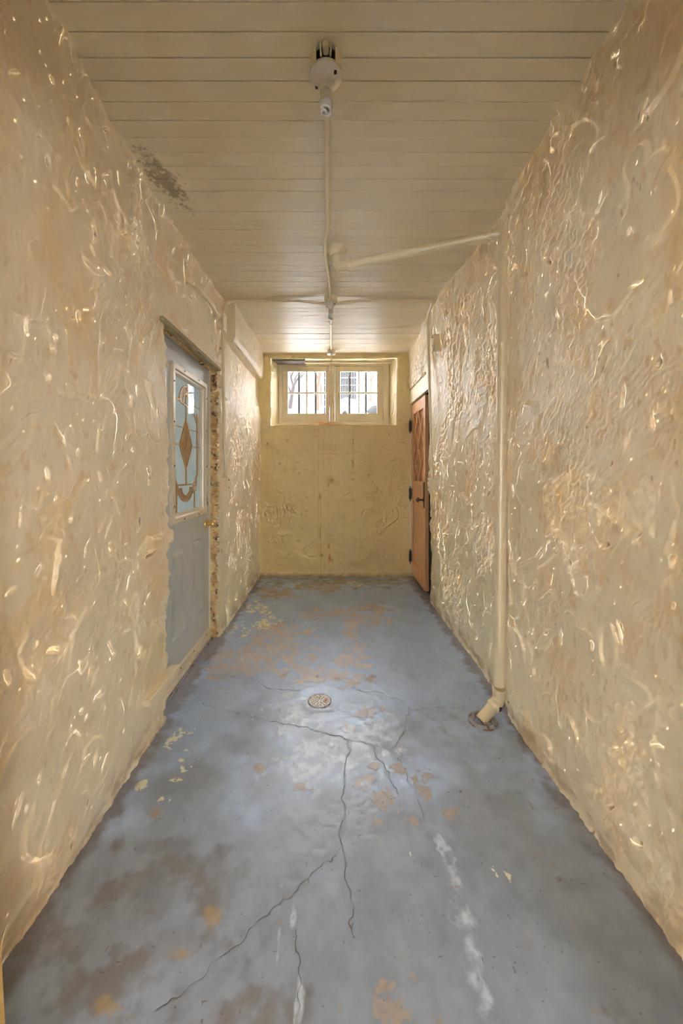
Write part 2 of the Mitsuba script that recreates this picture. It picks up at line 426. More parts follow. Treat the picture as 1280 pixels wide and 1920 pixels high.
def build_side_wall(side):
    seed = 41 if side < 0 else 77
    ys = depth_lines(MOUTH - 0.05, BACK + 0.03, 0.0026, 0.0026)
    zs = np.arange(-0.02, CEIL + 0.03, 0.0042)
    hr, pr, br = plaster_raster(0.3, BACK + 0.1, -0.05, CEIL + 0.1, seed, 800, 1.15 if side < 0 else 1.95, gouges=420, amp=1.3)
    Y, Z = np.meshgrid(ys, zs, indexing='ij')
    h, pit = sample(hr, 0.3, -0.05, np.maximum(Y, 0.3), Z) * (0.35 + 0.65 * S(0.0, 0.16, Z)), sample(pr, 0.3, -0.05, np.maximum(Y, 0.3), Z)
    bare = sample(br, 0.3, -0.05, Y, Z)
    P = np.stack([Y, Z, np.full_like(Y, seed)], -1)
    ragged = (meshkit.fbm(P * [16, 16, 1], 5, seed + 50) - 0.5) * 0.085
    o = D1 if side < 0 else D2
    out = np.maximum(np.maximum(o[0] - Y, Y - o[1]), Z - o[2]) + (ragged * (1.0 if side < 0 else 0.25))   # > 0 outside the opening
    r = 0.03 if side < 0 else 0.012
    edge = np.clip(1 - out / r, 0, 1)
    h = h - r * (1 - np.sqrt(np.clip(1 - edge ** 2, 0, 1)))
    if side < 0:
        niche = S(0, 0.02, Y - 2.335) * S(0, 0.02, 2.475 - Y) * S(0, 0.02, Z - 2.38) * S(0, 0.02, 2.61 - Z)
        h = h * (1 - 0.8 * niche) - 0.035 * niche
        jig = (meshkit.fbm(P * [22, 22, 1], 4, 17) - 0.5)
        q = np.maximum(np.abs(Y - 1.87) / 0.125, np.abs(Z - 0.952 - 0.12 * (Y - 1.87) + 0.05 * jig) / 0.034) + 0.7 * jig
        h = h + 0.026 * S(1.2, 0.6, q)
        q = np.hypot((Y - 1.79) / 0.04, (Z - 0.902 - 0.2 * (Y - 1.79)) / 0.011) + 0.9 * jig
        hole = S(1.1, 0.6, q)
        h, pit = h - 0.03 * hole, np.maximum(pit, hole * 0.8)
        # lumps along the edge by the door
        strip = S(0.16, 0.02, o[0] - Y) * S(1.5, 0.9, Z) * (Y < o[0] + 0.05)
        h = h + strip * (meshkit.fbm(P * [30, 24, 1], 3, seed + 60) - 0.45) * 0.035
        # thick plaster meets the ceiling in a crumbly bead
        h = h + S(0.06, 0.0, CEIL - Z) * (meshkit.fbm(P * [28, 28, 1], 3, 9) - 0.3) * 0.03
        X = wall_left_x(Y, Z) + h
    else:
        q = np.abs(Y - 2.03) / 0.03
        h = h + 0.012 * np.exp(-q ** 2) * (0.5 + meshkit.noise(P * [4, 5, 1], 8))
        h = h + S(0.06, 0.0, CEIL - Z) * (meshkit.fbm(P * [28, 28, 1], 3, 19) - 0.3) * 0.03
        X = wall_right_x(Y, Z) - h
    # crumbled foot
    foot = S(0.04, 0.0, Z) * (meshkit.fbm(P * [55, 55, 1], 4, seed + 70) - 0.5) * 0.016
    X = X + (-side) * foot
    col = plaster_colour(Y, Z, pit, seed, bare)
    if side < 0:
        # browner towards the camera and the floor, and the greenish damp patch by the door
        col = lerp(col, np.array(lin(196, 178, 128)), 0.5 * S(1, 0.4, np.hypot((Y - 1.82) / 0.16, (Z - 0.35) / 0.22) + 0.7 * (meshkit.fbm(P * 9, 3, 4) - 0.5)))
        col = lerp(col, np.array(lin(176, 136, 84)), 0.55 * S(0.1, 0.9, (1.6 - Y) / 0.9) * S(1.3, 0.0, Z) * S(0.35, 0.7, meshkit.fbm(P * [4, 6, 1], 4, 5)))
    v = np.stack([X, Y, Z], -1).reshape(-1, 3)
    f = grid_faces(len(ys), len(zs))
    keep = (out.ravel()[f] > 0.0).all(1)
    f = f[keep]
    if side > 0:
        f = f[:, ::-1]
    v, f, c = compact(v, f, col.reshape(-1, 3))
    return v, f, c, jamb(v, f, o, side, 1.0 if side < 0 else 1.03, seed + 90)


v, f, c, (jm, jc) = build_side_wall(-1)
wall_left = add('wall_left', (v, f), 'plaster', smooth=True, color=c, label='rough trowelled cream plaster wall on the left side with the grey door', cat='wall', kind='structure')
add('door_jamb', jm, 'rubble', wall_left, smooth=True, color=jc, label='bare crumbling stone edge of the doorway')
v, f, c, (jm2, jc2) = build_side_wall(1)
wall_right = add('wall_right', (v, f), 'plaster', smooth=True, color=c, label='rough trowelled cream plaster wall on the right side behind the drain pipe', cat='wall', kind='structure')
add('door_jamb', jm2, 'plaster', wall_right, smooth=True, color=jc2)

# ------------------------------------------------------------------ back wall with the window recess
WX0, WX1, WZ0, WZ1 = -0.741, 0.786, 1.842, 2.652       # opening at the face
FX0, FX1, FZ0, FZ1 = -0.676, 0.726, 1.872, 2.652       # window frame, set back
FY = 4.85
xs, zs = np.arange(-0.98, 1.06, 0.006), np.arange(-0.02, CEIL + 0.03, 0.006)
X, Z = np.meshgrid(xs, zs, indexing='ij')
hr, pr, br = plaster_raster(-1.1, 1.2, -0.05, CEIL + 0.1, 123, 420, 0.15, gouges=70, rough_at=0.66, amp=0.9)
h, pit = sample(hr, -1.1, -0.05, X, Z), sample(pr, -1.1, -0.05, X, Z)
P = np.stack([X, Z, np.full_like(X, 5.5)], -1)
rag = (meshkit.fbm(P * [9, 9, 1], 3, 2) - 0.5) * 0.022
out = np.maximum(np.maximum(WX0 - X, X - WX1), np.maximum(WZ0 - Z, Z - WZ1)) + rag
edge = np.clip(1 - out / 0.014, 0, 1)
h = h - 0.014 * (1 - np.sqrt(np.clip(1 - edge ** 2, 0, 1)))
h = h + S(0.05, 0.0, Z) * (meshkit.fbm(P * [22, 30, 1], 3, 71) - 0.35) * 0.05
c = np.broadcast_to(np.array(lin(228, 208, 152)), X.shape + (3,)) * (0.96 + 0.1 * (meshkit.fbm(P * [3, 3, 1], 3, 1) - 0.5))[..., None]
c = lerp(c, np.array(lin(198, 176, 116)), 0.45 * S(0.5, 0.75, meshkit.fbm(P * [4, 7, 1], 4, 2)))
c = lerp(c, np.array(lin(214, 190, 118)), 0.6 * S(0.5, 0.0, X + 0.95) * S(0.3, 0.7, meshkit.fbm(P * [3, 3, 1], 3, 3)))
RUST = np.array(lin(188, 136, 52))


def bx(px):
    return (px - CX) * BACK / F


def bz(py):
    return EYE - (py - CY) * BACK / F


wob = (meshkit.fbm(np.stack([Z * 3, X * 0, X * 0], -1), 2, 9) - 0.5) * 0.03
for px, p0, p1, w, a in ((597, 800, 1045, 0.0045, 0.55), (601, 930, 1085, 0.005, 0.6), (607, 800, 915, 0.004, 0.4), (621, 800, 900, 0.004, 0.5), (617, 800, 1090, 0.004, 0.25), (645, 960, 1085, 0.004, 0.25),
                         (662, 800, 880, 0.005, 0.45), (589, 800, 930, 0.003, 0.3), (666, 1040, 1085, 0.004, 0.25), (608, 1050, 1085, 0.004, 0.35)):
    m = np.exp(-((X - bx(px) - wob * 0.5) / w) ** 2) * S(bz(p1) - 0.03, bz(p1) + 0.05, Z) * S(bz(p0) + 0.06, bz(p0), Z) * (0.45 + 0.8 * meshkit.noise(P * [1, 9, 1], px))
    c = lerp(c, RUST, np.clip(m * a * 1.0 * S(0.2, 0.6, meshkit.fbm(P * [2, 14, 1], 3, px + 5)), 0, 0.8))
for px, py, rx, rz, a in ((621, 901, 0.035, 0.045, 0.8), (615, 908, 0.02, 0.04, 0.6), (599, 930, 0.02, 0.05, 0.7), (662, 830, 0.014, 0.055, 0.65), (661, 868, 0.016, 0.08, 0.6), (603, 1042, 0.03, 0.03, 0.7),
                          (618, 1045, 0.024, 0.075, 0.8), (622, 1050, 0.022, 0.05, 0.7), (616, 1024, 0.018, 0.03, 0.7), (600, 1000, 0.012, 0.1, 0.5)):
    d = np.hypot((X - bx(px)) / rx, (Z - bz(py)) / rz) + 1.4 * (meshkit.fbm(P * [26, 18, 1], 3, px) - 0.5)
    c = lerp(c, RUST, a * S(1.05, 0.35, d))
for px, py, r in ((559, 1015, 0.035), (538, 826, 0.025), (500, 832, 0.02), (560, 888, 0.022), (524, 870, 0.02), (575, 932, 0.025), (692, 890, 0.025)):
    d = np.hypot((X - bx(px)) / r, (Z - bz(py)) / r) + 1.5 * (meshkit.fbm(P * [30, 30, 1], 3, px) - 0.5)
    c = lerp(c, np.array(lin(158, 134, 84)), 0.45 * S(1, 0.3, d))
    h = h - 0.006 * S(1, 0.2, d)
dirt = S(0.05, 0.0, Z + 0.05 * (meshkit.fbm(P * [16, 16, 1], 3, 7) - 0.5))
c = lerp(c, BROWN, 0.6 * dirt)
c = np.clip(lerp(c, BROWN, 0.5 * pit), 0, 1)
v = np.stack([X, BACK - h, Z], -1).reshape(-1, 3)
f = grid_faces(len(xs), len(zs))
f = f[(out.ravel()[f] > 0).all(1)]
v, f, c = compact(v, f, c.reshape(-1, 3))
wall_back = add('wall_back', (v, f), 'plaster', smooth=True, color=c, label='cream painted wall at the far end with rust streaks below the window', cat='wall', kind='structure')


def reveal(p0, p1, p2, p3, name, n=60, m=24, seed=1, rough=0.006, base=(232, 218, 176), brown=0.0, mat_='plaster', parent=None, label=None, foot=False):
    """A bumpy sheet spanned by four corners (p0-p1 along, p3-p2 along)."""
    p0, p1, p2, p3 = map(np.array, (p0, p1, p2, p3))
    a, b = np.meshgrid(np.linspace(0, 1, n), np.linspace(0, 1, m), indexing='ij')
    q = (p0 * ((1 - a) * (1 - b))[..., None] + p1 * (a * (1 - b))[..., None] + p2 * (a * b)[..., None] + p3 * ((1 - a) * b)[..., None])
    nn = np.cross(p1 - p0, p3 - p0)
    nn = nn / np.linalg.norm(nn)
    d = (meshkit.fbm(q * 22, 4, seed) - 0.5) * 2 * rough
    edge = np.minimum(np.minimum(a, 1 - a), np.minimum(b, 1 - b))
    q = q + nn * (d * S(0, 0.06, edge))[..., None]
    col = np.broadcast_to(np.array(lin(*base)), q.shape) * (0.95 + 0.12 * (meshkit.fbm(q * 6, 3, seed + 1) - 0.5))[..., None]
    if brown:
        col = lerp(col, np.array(lin(128, 92, 52)), brown * S(0.4, 0.6, meshkit.fbm(q * [14, 14, 9], 4, seed + 2)))
        col = lerp(col, np.array(lin(30, 24, 18)), 0.9 * S(0.60, 0.68, meshkit.fbm(q * [26, 26, 17], 3, seed + 3)))
    return add(name, (q.reshape(-1, 3), grid_faces(n, m)), mat_, parent, smooth=True, color=np.clip(col.reshape(-1, 3), 0, 1), label=label)


yf = BACK + 0.008
reveal([WX0, yf, WZ0], [WX0, yf, WZ1], [FX0 - 0.002, FY, FZ1], [FX0 - 0.002, FY, FZ0], 'window_reveal', seed=3, parent=wall_back)
reveal([WX1, yf, WZ1], [WX1, yf, WZ0], [FX1 + 0.002, FY, FZ0], [FX1 + 0.002, FY, FZ1], 'window_reveal', seed=5, parent=wall_back)
reveal([WX0, yf, WZ1], [WX1, yf, WZ1], [FX1, FY, FZ1 + 0.005], [FX0, FY, FZ1 + 0.005], 'window_reveal', seed=6, parent=wall_back, rough=0.004)
n_, m_ = 160, 30
a, b = np.meshgrid(np.linspace(WX0 - 0.02, WX1 + 0.02, n_), np.linspace(0, 1, m_), indexing='ij')
q = np.stack([a, BACK - 0.004 + b * (FY - BACK + 0.02), WZ0 + 0.026 * b + 0.002 * (meshkit.fbm(np.stack([a * 20, b * 6, a * 0], -1), 3, 4) - 0.5)], -1)
col = np.broadcast_to(np.array(lin(232, 216, 170)), q.shape)
col = lerp(col, np.array(lin(196, 120, 44)), 0.8 * S(0.42, 0.62, meshkit.fbm(q * [7, 12, 1], 4, 21)) * S(0.45, 0.1, np.abs(a + 0.12)))
add('window_sill', (q.reshape(-1, 3), grid_faces(n_, m_)), 'plaster', wall_back, smooth=True, color=col.reshape(-1, 3), label='sill stained with orange rust')
# outer leaf of the far wall, round the window; unseen house front above added to block sky
fr = sg.box(-3.0, -1.0, 3.2, 6.5).difference(sg.box(FX0 - 0.01, FZ0 - 0.02, FX1 + 0.01, FZ1 + 0.02))
add('outer_leaf', plane_extrude(fr, depth=0.10, frame='xz', origin=FY + 0.03), 'house_wall', wall_back)

# ------------------------------------------------------------------ floor
CRACKS = [[(655, 1388), (650, 1440), (643, 1480), (640, 1560), (650, 1620), (655, 1700), (662, 1760)],
          [(380, 1320), (480, 1345), (580, 1366), (655, 1386), (735, 1405), (757, 1370), (768, 1330)],
          [(392, 1265), (470, 1272), (500, 1290), (565, 1296)], [(665, 1294), (715, 1300), (760, 1318), (768, 1330)],
          [(700, 1400), (725, 1450), (745, 1490)], [(640, 1590), (520, 1700), (410, 1800), (300, 1890)], [(412, 1204), (360, 1270), (322, 1326)],
          [(560, 1740), (556, 1900)], [(768, 1330), (860, 1326)], [(745, 1420), (775, 1480), (790, 1530)]]
SEGS = []
for line in CRACKS:
    pts = [on_floor(*p) for p in line]
    SEGS += list(zip(pts, pts[1:]))
PINK, TAN, PALE, GRIME_SHADE, CHALK_SHEEN, YELLOW = range(6)
BLOBS = [(440, 1240, 75, 30, PINK), (400, 1250, 40, 20, PINK), (535, 1205, 50, 28, PINK), (505, 1190, 45, 20, PINK), (560, 1232, 35, 12, PINK), (640, 1150, 60, 12, PINK), (655, 1170, 14, 34, PINK), (672, 1215, 12, 20, PINK),
         (660, 1240, 30, 16, PINK), (640, 1265, 32, 14, PINK), (580, 1268, 40, 14, PINK), (645, 1280, 30, 10, TAN), (560, 1255, 40, 10, PINK), (700, 1158, 30, 12, PINK), (690, 1140, 40, 8, YELLOW), (690, 1270, 10, 8, TAN),
         (600, 1100, 60, 8, YELLOW), (630, 1090, 20, 9, YELLOW), (520, 1112, 50, 8, YELLOW), (460, 1180, 26, 14, PALE), (490, 1165, 24, 10, PALE), (480, 1140, 30, 10, PALE), (665, 1095, 24, 5, PALE), (430, 1185, 18, 8, PALE),
         (690, 1465, 30, 16, TAN), (708, 1482, 26, 14, TAN), (700, 1435, 14, 6, TAN), (742, 1440, 18, 11, TAN), (790, 1472, 14, 22, TAN), (800, 1450, 16, 12, TAN), (840, 1525, 18, 13, TAN), (855, 1520, 12, 10, TAN),
         (490, 1432, 12, 10, TAN), (562, 1476, 16, 10, TAN), (705, 1540, 14, 14, TAN), (770, 1540, 12, 8, TAN), (660, 1360, 18, 10, TAN), (690, 1335, 30, 14, TAN), (720, 1505, 20, 14, TAN), (735, 1520, 12, 8, TAN),
         (330, 1385, 22, 12, PALE), (318, 1398, 16, 8, PALE), (350, 1408, 10, 8, PALE), (352, 1425, 16, 6, PALE), (345, 1440, 9, 10, PALE), (330, 1462, 16, 5, PALE), (266, 1472, 8, 10, PALE), (938, 1640, 15, 14, PALE), (925, 1630, 8, 8, PALE),
         (310, 1500, 12, 6, PALE), (290, 1525, 14, 8, TAN), (755, 1620, 5, 14, PALE), (770, 1600, 5, 10, PALE), (550, 1720, 6, 22, CHALK_SHEEN), (525, 1660, 5, 20, CHALK_SHEEN), (520, 1790, 5, 40, CHALK_SHEEN), (560, 1880, 6, 50, CHALK_SHEEN),
         (850, 1640, 12, 50, CHALK_SHEEN), (870, 1720, 22, 40, CHALK_SHEEN), (885, 1780, 16, 50, CHALK_SHEEN), (900, 1860, 20, 50, CHALK_SHEEN), (830, 1590, 8, 40, CHALK_SHEEN), (600, 1430, 90, 50, CHALK_SHEEN), (560, 1330, 60, 40, CHALK_SHEEN), (690, 1390, 70, 40, CHALK_SHEEN),
         (520, 1170, 70, 30, CHALK_SHEEN), (480, 1225, 50, 20, CHALK_SHEEN), (330, 1640, 110, 45, GRIME_SHADE), (420, 1595, 26, 14, GRIME_SHADE), (300, 1590, 80, 20, GRIME_SHADE), (230, 1700, 120, 60, GRIME_SHADE), (400, 1690, 90, 40, GRIME_SHADE), (330, 1780, 140, 60, GRIME_SHADE),
         (200, 1850, 140, 60, GRIME_SHADE), (460, 1620, 40, 40, GRIME_SHADE), (130, 1760, 60, 60, GRIME_SHADE), (430, 1880, 120, 60, GRIME_SHADE), (740, 1880, 40, 40, TAN), (770, 1830, 18, 26, TAN), (820, 1910, 26, 26, TAN), (1150, 1895, 26, 16, GRIME_SHADE), (1045, 1645, 10, 4, GRIME_SHADE),
         (400, 1720, 16, 26, YELLOW), (345, 1790, 40, 20, YELLOW), (210, 1890, 40, 20, YELLOW), (900, 1360, 60, 18, GRIME_SHADE), (950, 1375, 30, 14, GRIME_SHADE), (640, 1090, 170, 12, GRIME_SHADE), (480, 1105, 60, 12, GRIME_SHADE)]  # last ones: dark patches by the pipe foot, painted shade along the far wall


def floor_blob(px, py, rx, ry):
    X, Y = on_floor(px, py)
    return X, Y, rx * Y / F, max(ry * Y * Y / (F * EYE), 0.012)


LAYERS = {k: [floor_blob(*b[:4]) for b in BLOBS if b[4] == k] for k in range(6)}


def layer(p, k, w):
    best = mi.Float(9)
    for X, Y, rx, ry in LAYERS[k]:
        best = dr.minimum(best, dr.sqrt(dr.square((p.x - X) / rx) + dr.square((p.y - Y) / ry)))
    return best + w


def crack_distance(p):
    wx = p.x + (fbm(p.x * 24, p.y * 24, 3.0, octaves=3) - 0.5) * 0.035
    wy = p.y + (fbm(p.x * 24, p.y * 24, 8.0, octaves=3) - 0.5) * 0.035
    best = mi.Float(9)
    for (ax, ay), (bx_, by_) in SEGS:
        dx, dy = bx_ - ax, by_ - ay
        t = dr.clip(((wx - ax) * dx + (wy - ay) * dy) / (dx * dx + dy * dy), 0, 1)
        best = dr.minimum(best, dr.sqrt(dr.square(wx - ax - t * dx) + dr.square(wy - ay - t * dy)))
    return best


FLOOR_BLUE = lin(150, 170, 198)


def floor_colour(p, n, uv):
    coarse = fbm(p.x * 5, p.y * 5, 1.0, octaves=4)
    med = fbm(p.x * 16, p.y * 16, 2.0, octaves=4)
    fine = fbm(p.x * 70, p.y * 70, 3.0, octaves=3)
    c = mi.Color3f(*FLOOR_BLUE) * (0.76 + 0.26 * coarse + 0.14 * med + 0.10 * fine)
    w = (med - 0.5) * 2.6 + (fine - 0.5) * 0.9
    near = smoothstep(2.3, 1.3, p.y + (coarse - 0.5) * 1.4) * 0.75  # floor painted darker towards the camera, standing in for fading light
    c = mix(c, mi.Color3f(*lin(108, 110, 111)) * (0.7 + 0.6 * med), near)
    m = smoothstep(1.25, 0.2, layer(p, GRIME_SHADE, (med - 0.5) * 2.6)) * (0.22 + 0.42 * smoothstep(0.35, 0.65, fbm(p.x * 13, p.y * 13, 31.0, octaves=5)))
    c = mix(c, lin(98, 86, 76), m)
    m = smoothstep(1.2, 0.2, layer(p, CHALK_SHEEN, w)) * smoothstep(0.30, 0.72, fbm(p.x * 36, p.y * 30, 41.0, octaves=5)) * 0.6  # pale streaks, plus the window sheen around the drain painted in
    c = mix(c, lin(190, 200, 212), m)
    m = smoothstep(1.2, 0.5, layer(p, YELLOW, w)) * 0.55
    c = mix(c, lin(150, 122, 72), m)
    m = smoothstep(1.0, 0.8, layer(p, PINK, w)) * (0.25 + 0.55 * smoothstep(0.35, 0.6, fbm(p.x * 40, p.y * 40, 33.0, octaves=4)))
    c = mix(c, lin(182, 166, 156), m)
    m = smoothstep(0.95, 0.85, layer(p, TAN, w + 0.15)) * smoothstep(0.36, 0.46, fbm(p.x * 30, p.y * 30, 23.0, octaves=3)) * 0.8
    c = mix(c, mix(lin(154, 136, 122), lin(130, 120, 112), fine), m)
    m = smoothstep(1.0, 0.9, layer(p, PALE, w * 1.2 + 0.25)) * smoothstep(0.44, 0.52, fbm(p.x * 46, p.y * 46, 21.0, octaves=5)) * 0.9
    c = mix(c, lin(222, 220, 196), m)
    # scattered chips and specks
    c = mix(c, lin(140, 116, 98), smoothstep(0.80, 0.86, fbm(p.x * 22 + 40, p.y * 22, 6.0, octaves=5)) * 0.6)
    c = mix(c, lin(60, 56, 54), smoothstep(0.95, 0.97, noise(p.x * 95, p.y * 95, 12.0)) * 0.5)
    # grime against the side walls
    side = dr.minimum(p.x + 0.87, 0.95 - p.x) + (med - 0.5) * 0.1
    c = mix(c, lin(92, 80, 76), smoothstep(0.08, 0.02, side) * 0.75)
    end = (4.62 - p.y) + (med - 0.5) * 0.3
    c = mix(c, lin(112, 104, 80), smoothstep(0.55, 0.1, end) * 0.45)  # far end darkened in colour for the shade below the window
    return mix(c, lin(62, 52, 46), smoothstep(0.0018, 0.0003, crack_distance(p)) * (0.25 + 0.6 * smoothstep(0.35, 0.6, fbm(p.x * 30, p.y * 30, 15.0, octaves=2))))


def floor_bump(p, n, uv):
    w = (fbm(p.x * 16, p.y * 16, 2.0, octaves=4) - 0.5) * 2.6 + (fbm(p.x * 70, p.y * 70, 3.0, octaves=3) - 0.5) * 0.9
    return 0.7 * fbm(p.x * 40, p.y * 40, 5.0, octaves=5) - 0.35 * smoothstep(1.0, 0.85, layer(p, TAN, w)) - 0.6 * smoothstep(0.004, 0.0, crack_distance(p))


def floor_rough(p, n, uv):
    return 0.22 + 0.26 * fbm(p.x * 14, p.y * 14, 2.5, octaves=3)


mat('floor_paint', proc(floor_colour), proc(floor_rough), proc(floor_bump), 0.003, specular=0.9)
ys, xs = depth_lines(REAR, BACK + 0.05, 0.008, 0.008), np.arange(-2.7, 2.71, 0.02)
X, Y = np.meshgrid(xs, ys, indexing='ij')
P = np.stack([X, Y, X * 0], -1)
dz = (meshkit.fbm(P * 2.2, 3, 31) - 0.5) * 0.006 + (meshkit.fbm(P * 9, 3, 32) - 0.5) * 0.003
DRX, DRY = on_floor(599, 1313)
d = np.hypot(X - DRX, Y - DRY)
dz = dz * S(0.07, 0.2, d) - 0.004 * S(0.14, 0.08, d)
keep_out = d < 0.066
f = grid_faces(len(xs), len(ys))
f = f[~keep_out.ravel()[f].any(1)]
v = np.stack([X, Y, dz], -1).reshape(-1, 3)
ring = []
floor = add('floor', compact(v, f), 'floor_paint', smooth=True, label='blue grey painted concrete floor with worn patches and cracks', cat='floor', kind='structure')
# the concrete round the drain, down to its sump
prof = [(0.105, -0.004), (0.085, -0.0045), (0.0665, -0.006), (0.063, -0.010), (0.063, -0.12), (0.0, -0.12)]
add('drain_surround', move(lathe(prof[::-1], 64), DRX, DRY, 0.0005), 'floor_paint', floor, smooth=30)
add('slab', box(-3, 3, REAR - 1, BACK + 0.3, -0.25, -0.13), 'house_wall', floor)

# ------------------------------------------------------------------ ceiling boards
STEP = 0.0776
ceiling = add('ceiling', box(-2.8, 2.8, REAR - 0.15, BACK + 0.3, CEIL + 0.014, CEIL + 0.12), 'ceiling_paint', label='cream painted board ceiling', cat='ceiling', kind='structure')
rng = np.random.default_rng(5)
variants = []
for k in range(5):
    w, ch = STEP - rng.uniform(0.0012, 0.0026), rng.uniform(0.0007, 0.0015)
    poly = sg.Polygon([(-w / 2, 0.014), (-w / 2, ch), (-w / 2 + ch, 0), (w / 2 - ch, 0), (w / 2, ch), (w / 2, 0.014)])
    m = extrude_polygon(poly, 2.2, engine='earcut')
    vv = np.array(m.vertices)
    m = trimesh.Trimesh(np.stack([vv[:, 2] - 1.1, vv[:, 0], vv[:, 1]], 1), m.faces, process=False)
    m.invert()
    m.fix_normals()
    variants.append(mikit.ply(m, 'ceiling_paint'))
y = 1.221 - 13 * STEP
while y < BACK + 0.02:
    add('board', variants[rng.integers(5)], None, ceiling, to_world=T().translate([0, y + STEP / 2, CEIL + rng.uniform(-0.0008, 0.0012)]).rotate([0, 0, 1], rng.normal(0, 0.03)).rotate([1, 0, 0], rng.normal(0, 0.45)))
    y += STEP
# ragged paint round the drain pipe's hole in the ceiling
# ------------------------------------------------------------------ unseen front room behind the camera, its openings added for fill daylight
fr = sg.box(-2.7, -0.2, 2.7, 2.9)
for x0 in (-2.2, 0.45):
    fr = fr.difference(sg.box(x0 + 0.35, 0.5, x0 + 1.25, 2.0))
rear = plane_extrude(fr, depth=0.12, frame='xz', origin=REAR - 0.12)
sides = [box(s_ * 2.66 - 0.06, s_ * 2.66 + 0.06, REAR - 0.1, MOUTH + 0.06, -0.2, 2.9) for s_ in (-1, 1)]
returns = [plane_extrude(sg.box(-2.7, -0.2, 2.7, 2.9).difference(sg.box(-0.67, -0.3, 0.71, 2.23)), depth=0.12, frame='xz', origin=0.58)]
add('wall_rear', cat_(rear, *sides, *returns), 'cream_paint', label='plain walls of an added unseen room behind the camera with two fill light openings and a wide doorway', cat='wall', kind='structure')

# ------------------------------------------------------------------ soffit on the left, towards the window
SX, SZ, SY0, SY1 = -0.815, 2.385, 3.22, 4.61
ss = np.linspace(0, 1, 150)
prof = np.array([(-0.98, CEIL + 0.01)] * 1)
yy, tt = np.meshgrid(np.linspace(SY0, SY1, 170), np.linspace(0, 1, 46), indexing='ij')
zz = SZ + (CEIL + 0.005 - SZ) * tt
P = np.stack([yy, zz, yy * 0], -1)
hs = sample(plaster_raster(SY0 - 0.1, SY1 + 0.1, 2.2, 2.85, 301, 120, 1.2, gouges=25)[0], SY0 - 0.1, 2.2, yy, zz)
xx = SX + hs * 0.8 - 0.02 * S(4.0, 4.6, yy) - 0.02 * S(0.06, 0, zz - SZ) ** 2
cc = plaster_colour(yy, zz, yy * 0, 305)
side_v, side_f = np.stack([xx, yy, zz], -1).reshape(-1, 3), grid_faces(*yy.shape)
soffit = thing('soffit', 'boxed plaster soffit hung under the ceiling along the left wall beside the window', 'soffit', kind='structure')
add('side', (side_v, side_f), 'plaster', soffit, smooth=True, color=np.clip(cc.reshape(-1, 3), 0, 1), label='rough plaster side')
b0 = xx[:, 0]
for k, (ya, yb) in enumerate(((SY0, 3.86), (3.862, SY1))):
    sel = np.where((yy[:, 0] >= ya - 0.005) & (yy[:, 0] <= yb + 0.005))[0]
    pts = np.array([(b0[i] - 0.004, yy[i, 0]) for i in sel])
    poly = sg.Polygon(np.vstack([pts, [(-1.0, pts[-1, 1]), (-1.0, pts[0, 1])]]))
    add('underside_board', move(extrude_polygon(poly, 0.02, engine='earcut'), 0, 0, SZ - 0.004 + 0.003 * k), 'cream_paint', soffit)
front = np.array([(xx[0, j], zz[0, j]) for j in range(46)])
poly = sg.Polygon(np.vstack([front, [(-1.0, CEIL + 0.005), (-1.0, SZ)]]))
add('end_face', plane_extrude(poly.buffer(0), depth=0.02, frame='xz', origin=SY0 - 0.004), 'cream_paint', soffit)
# ------------------------------------------------------------------ grey door in the left wall
DX = -0.945
door = thing('door_1', 'grey panelled door with a leaded glass lite in the left wall', 'door', kind='structure')
LY0, LY1, LZ0, LZ1 = 2.205, 2.815, 0.972, 1.934       # the lite's outer frame
slab = sg.box(2.02, 0.05, 2.912, 2.06).difference(sg.box(LY0 + 0.04, LZ0 + 0.04, LY1 - 0.04, LZ1 - 0.04))
PANELS = [(2.232, 0.268, 2.446, 0.812), (2.572, 0.268, 2.786, 0.812)]
man = None
sl = plane_extrude(slab, depth=0.045, origin=DX - 0.045)
sl.fix_normals()
sm = m3.Manifold(m3.Mesh(np.array(sl.vertices, np.float32), np.array(sl.faces, np.uint32))) if sl.is_watertight else None


def frustum(y0, z0, y1, z1, xa, xb, inset):
    pts = [(xa, y, z) for y in (y0, y1) for z in (z0, z1)] + [(xb, y, z) for y in (y0 + inset, y1 - inset) for z in (z0 + inset, z1 - inset)]
    return m3.Manifold.hull_points(np.array(pts, float))


if sm is None:
    sl.merge_vertices()
    sm = m3.Manifold(m3.Mesh(np.array(sl.vertices, np.float32), np.array(sl.faces, np.uint32)))
for p in PANELS:
    sm = sm - frustum(*p, DX + 0.001, DX - 0.011, 0.014)
add('slab', tm(sm), 'door_grey', door)
for p in PANELS:
    q = (p[0] + 0.016, p[1] + 0.016, p[2] - 0.016, p[3] - 0.016)
    add('raised_panel', tm(frustum(*q, DX - 0.0125, DX + 0.001, 0.026)), 'door_grey', door)
# the lite: moulded frame, screws, glass, cames
prof = [(0, 0), (0, 0.016), (0.006, 0.021), (0.034, 0.021), (0.042, 0.012), (0.052, 0.010), (0.056, 0.0), (0.056, -0.036), (0.03, -0.036), (0.03, 0)]


def mitred(y0, z0, y1, z1, prof, x):
    rings = [np.array([(x + d, y, z) for i, d in prof for y, z in [((y0 + i) if sy < 0 else (y1 - i), (z0 + i) if sz < 0 else (z1 - i))]]) for sy, sz in ((-1, -1), (1, -1), (1, 1), (-1, 1))]
    n = len(prof)
    v = np.vstack(rings)
    f = []
    for a in range(4):
        b = (a + 1) % 4
        for k in range(n):
            l = (k + 1) % n
            f.append((a * n + k, b * n + k, b * n + l, a * n + l))
    m = trimesh.Trimesh(v, np.vstack([np.array(f)[:, [0, 1, 2]], np.array(f)[:, [0, 2, 3]]]), process=False)
    m.fix_normals()
    return m


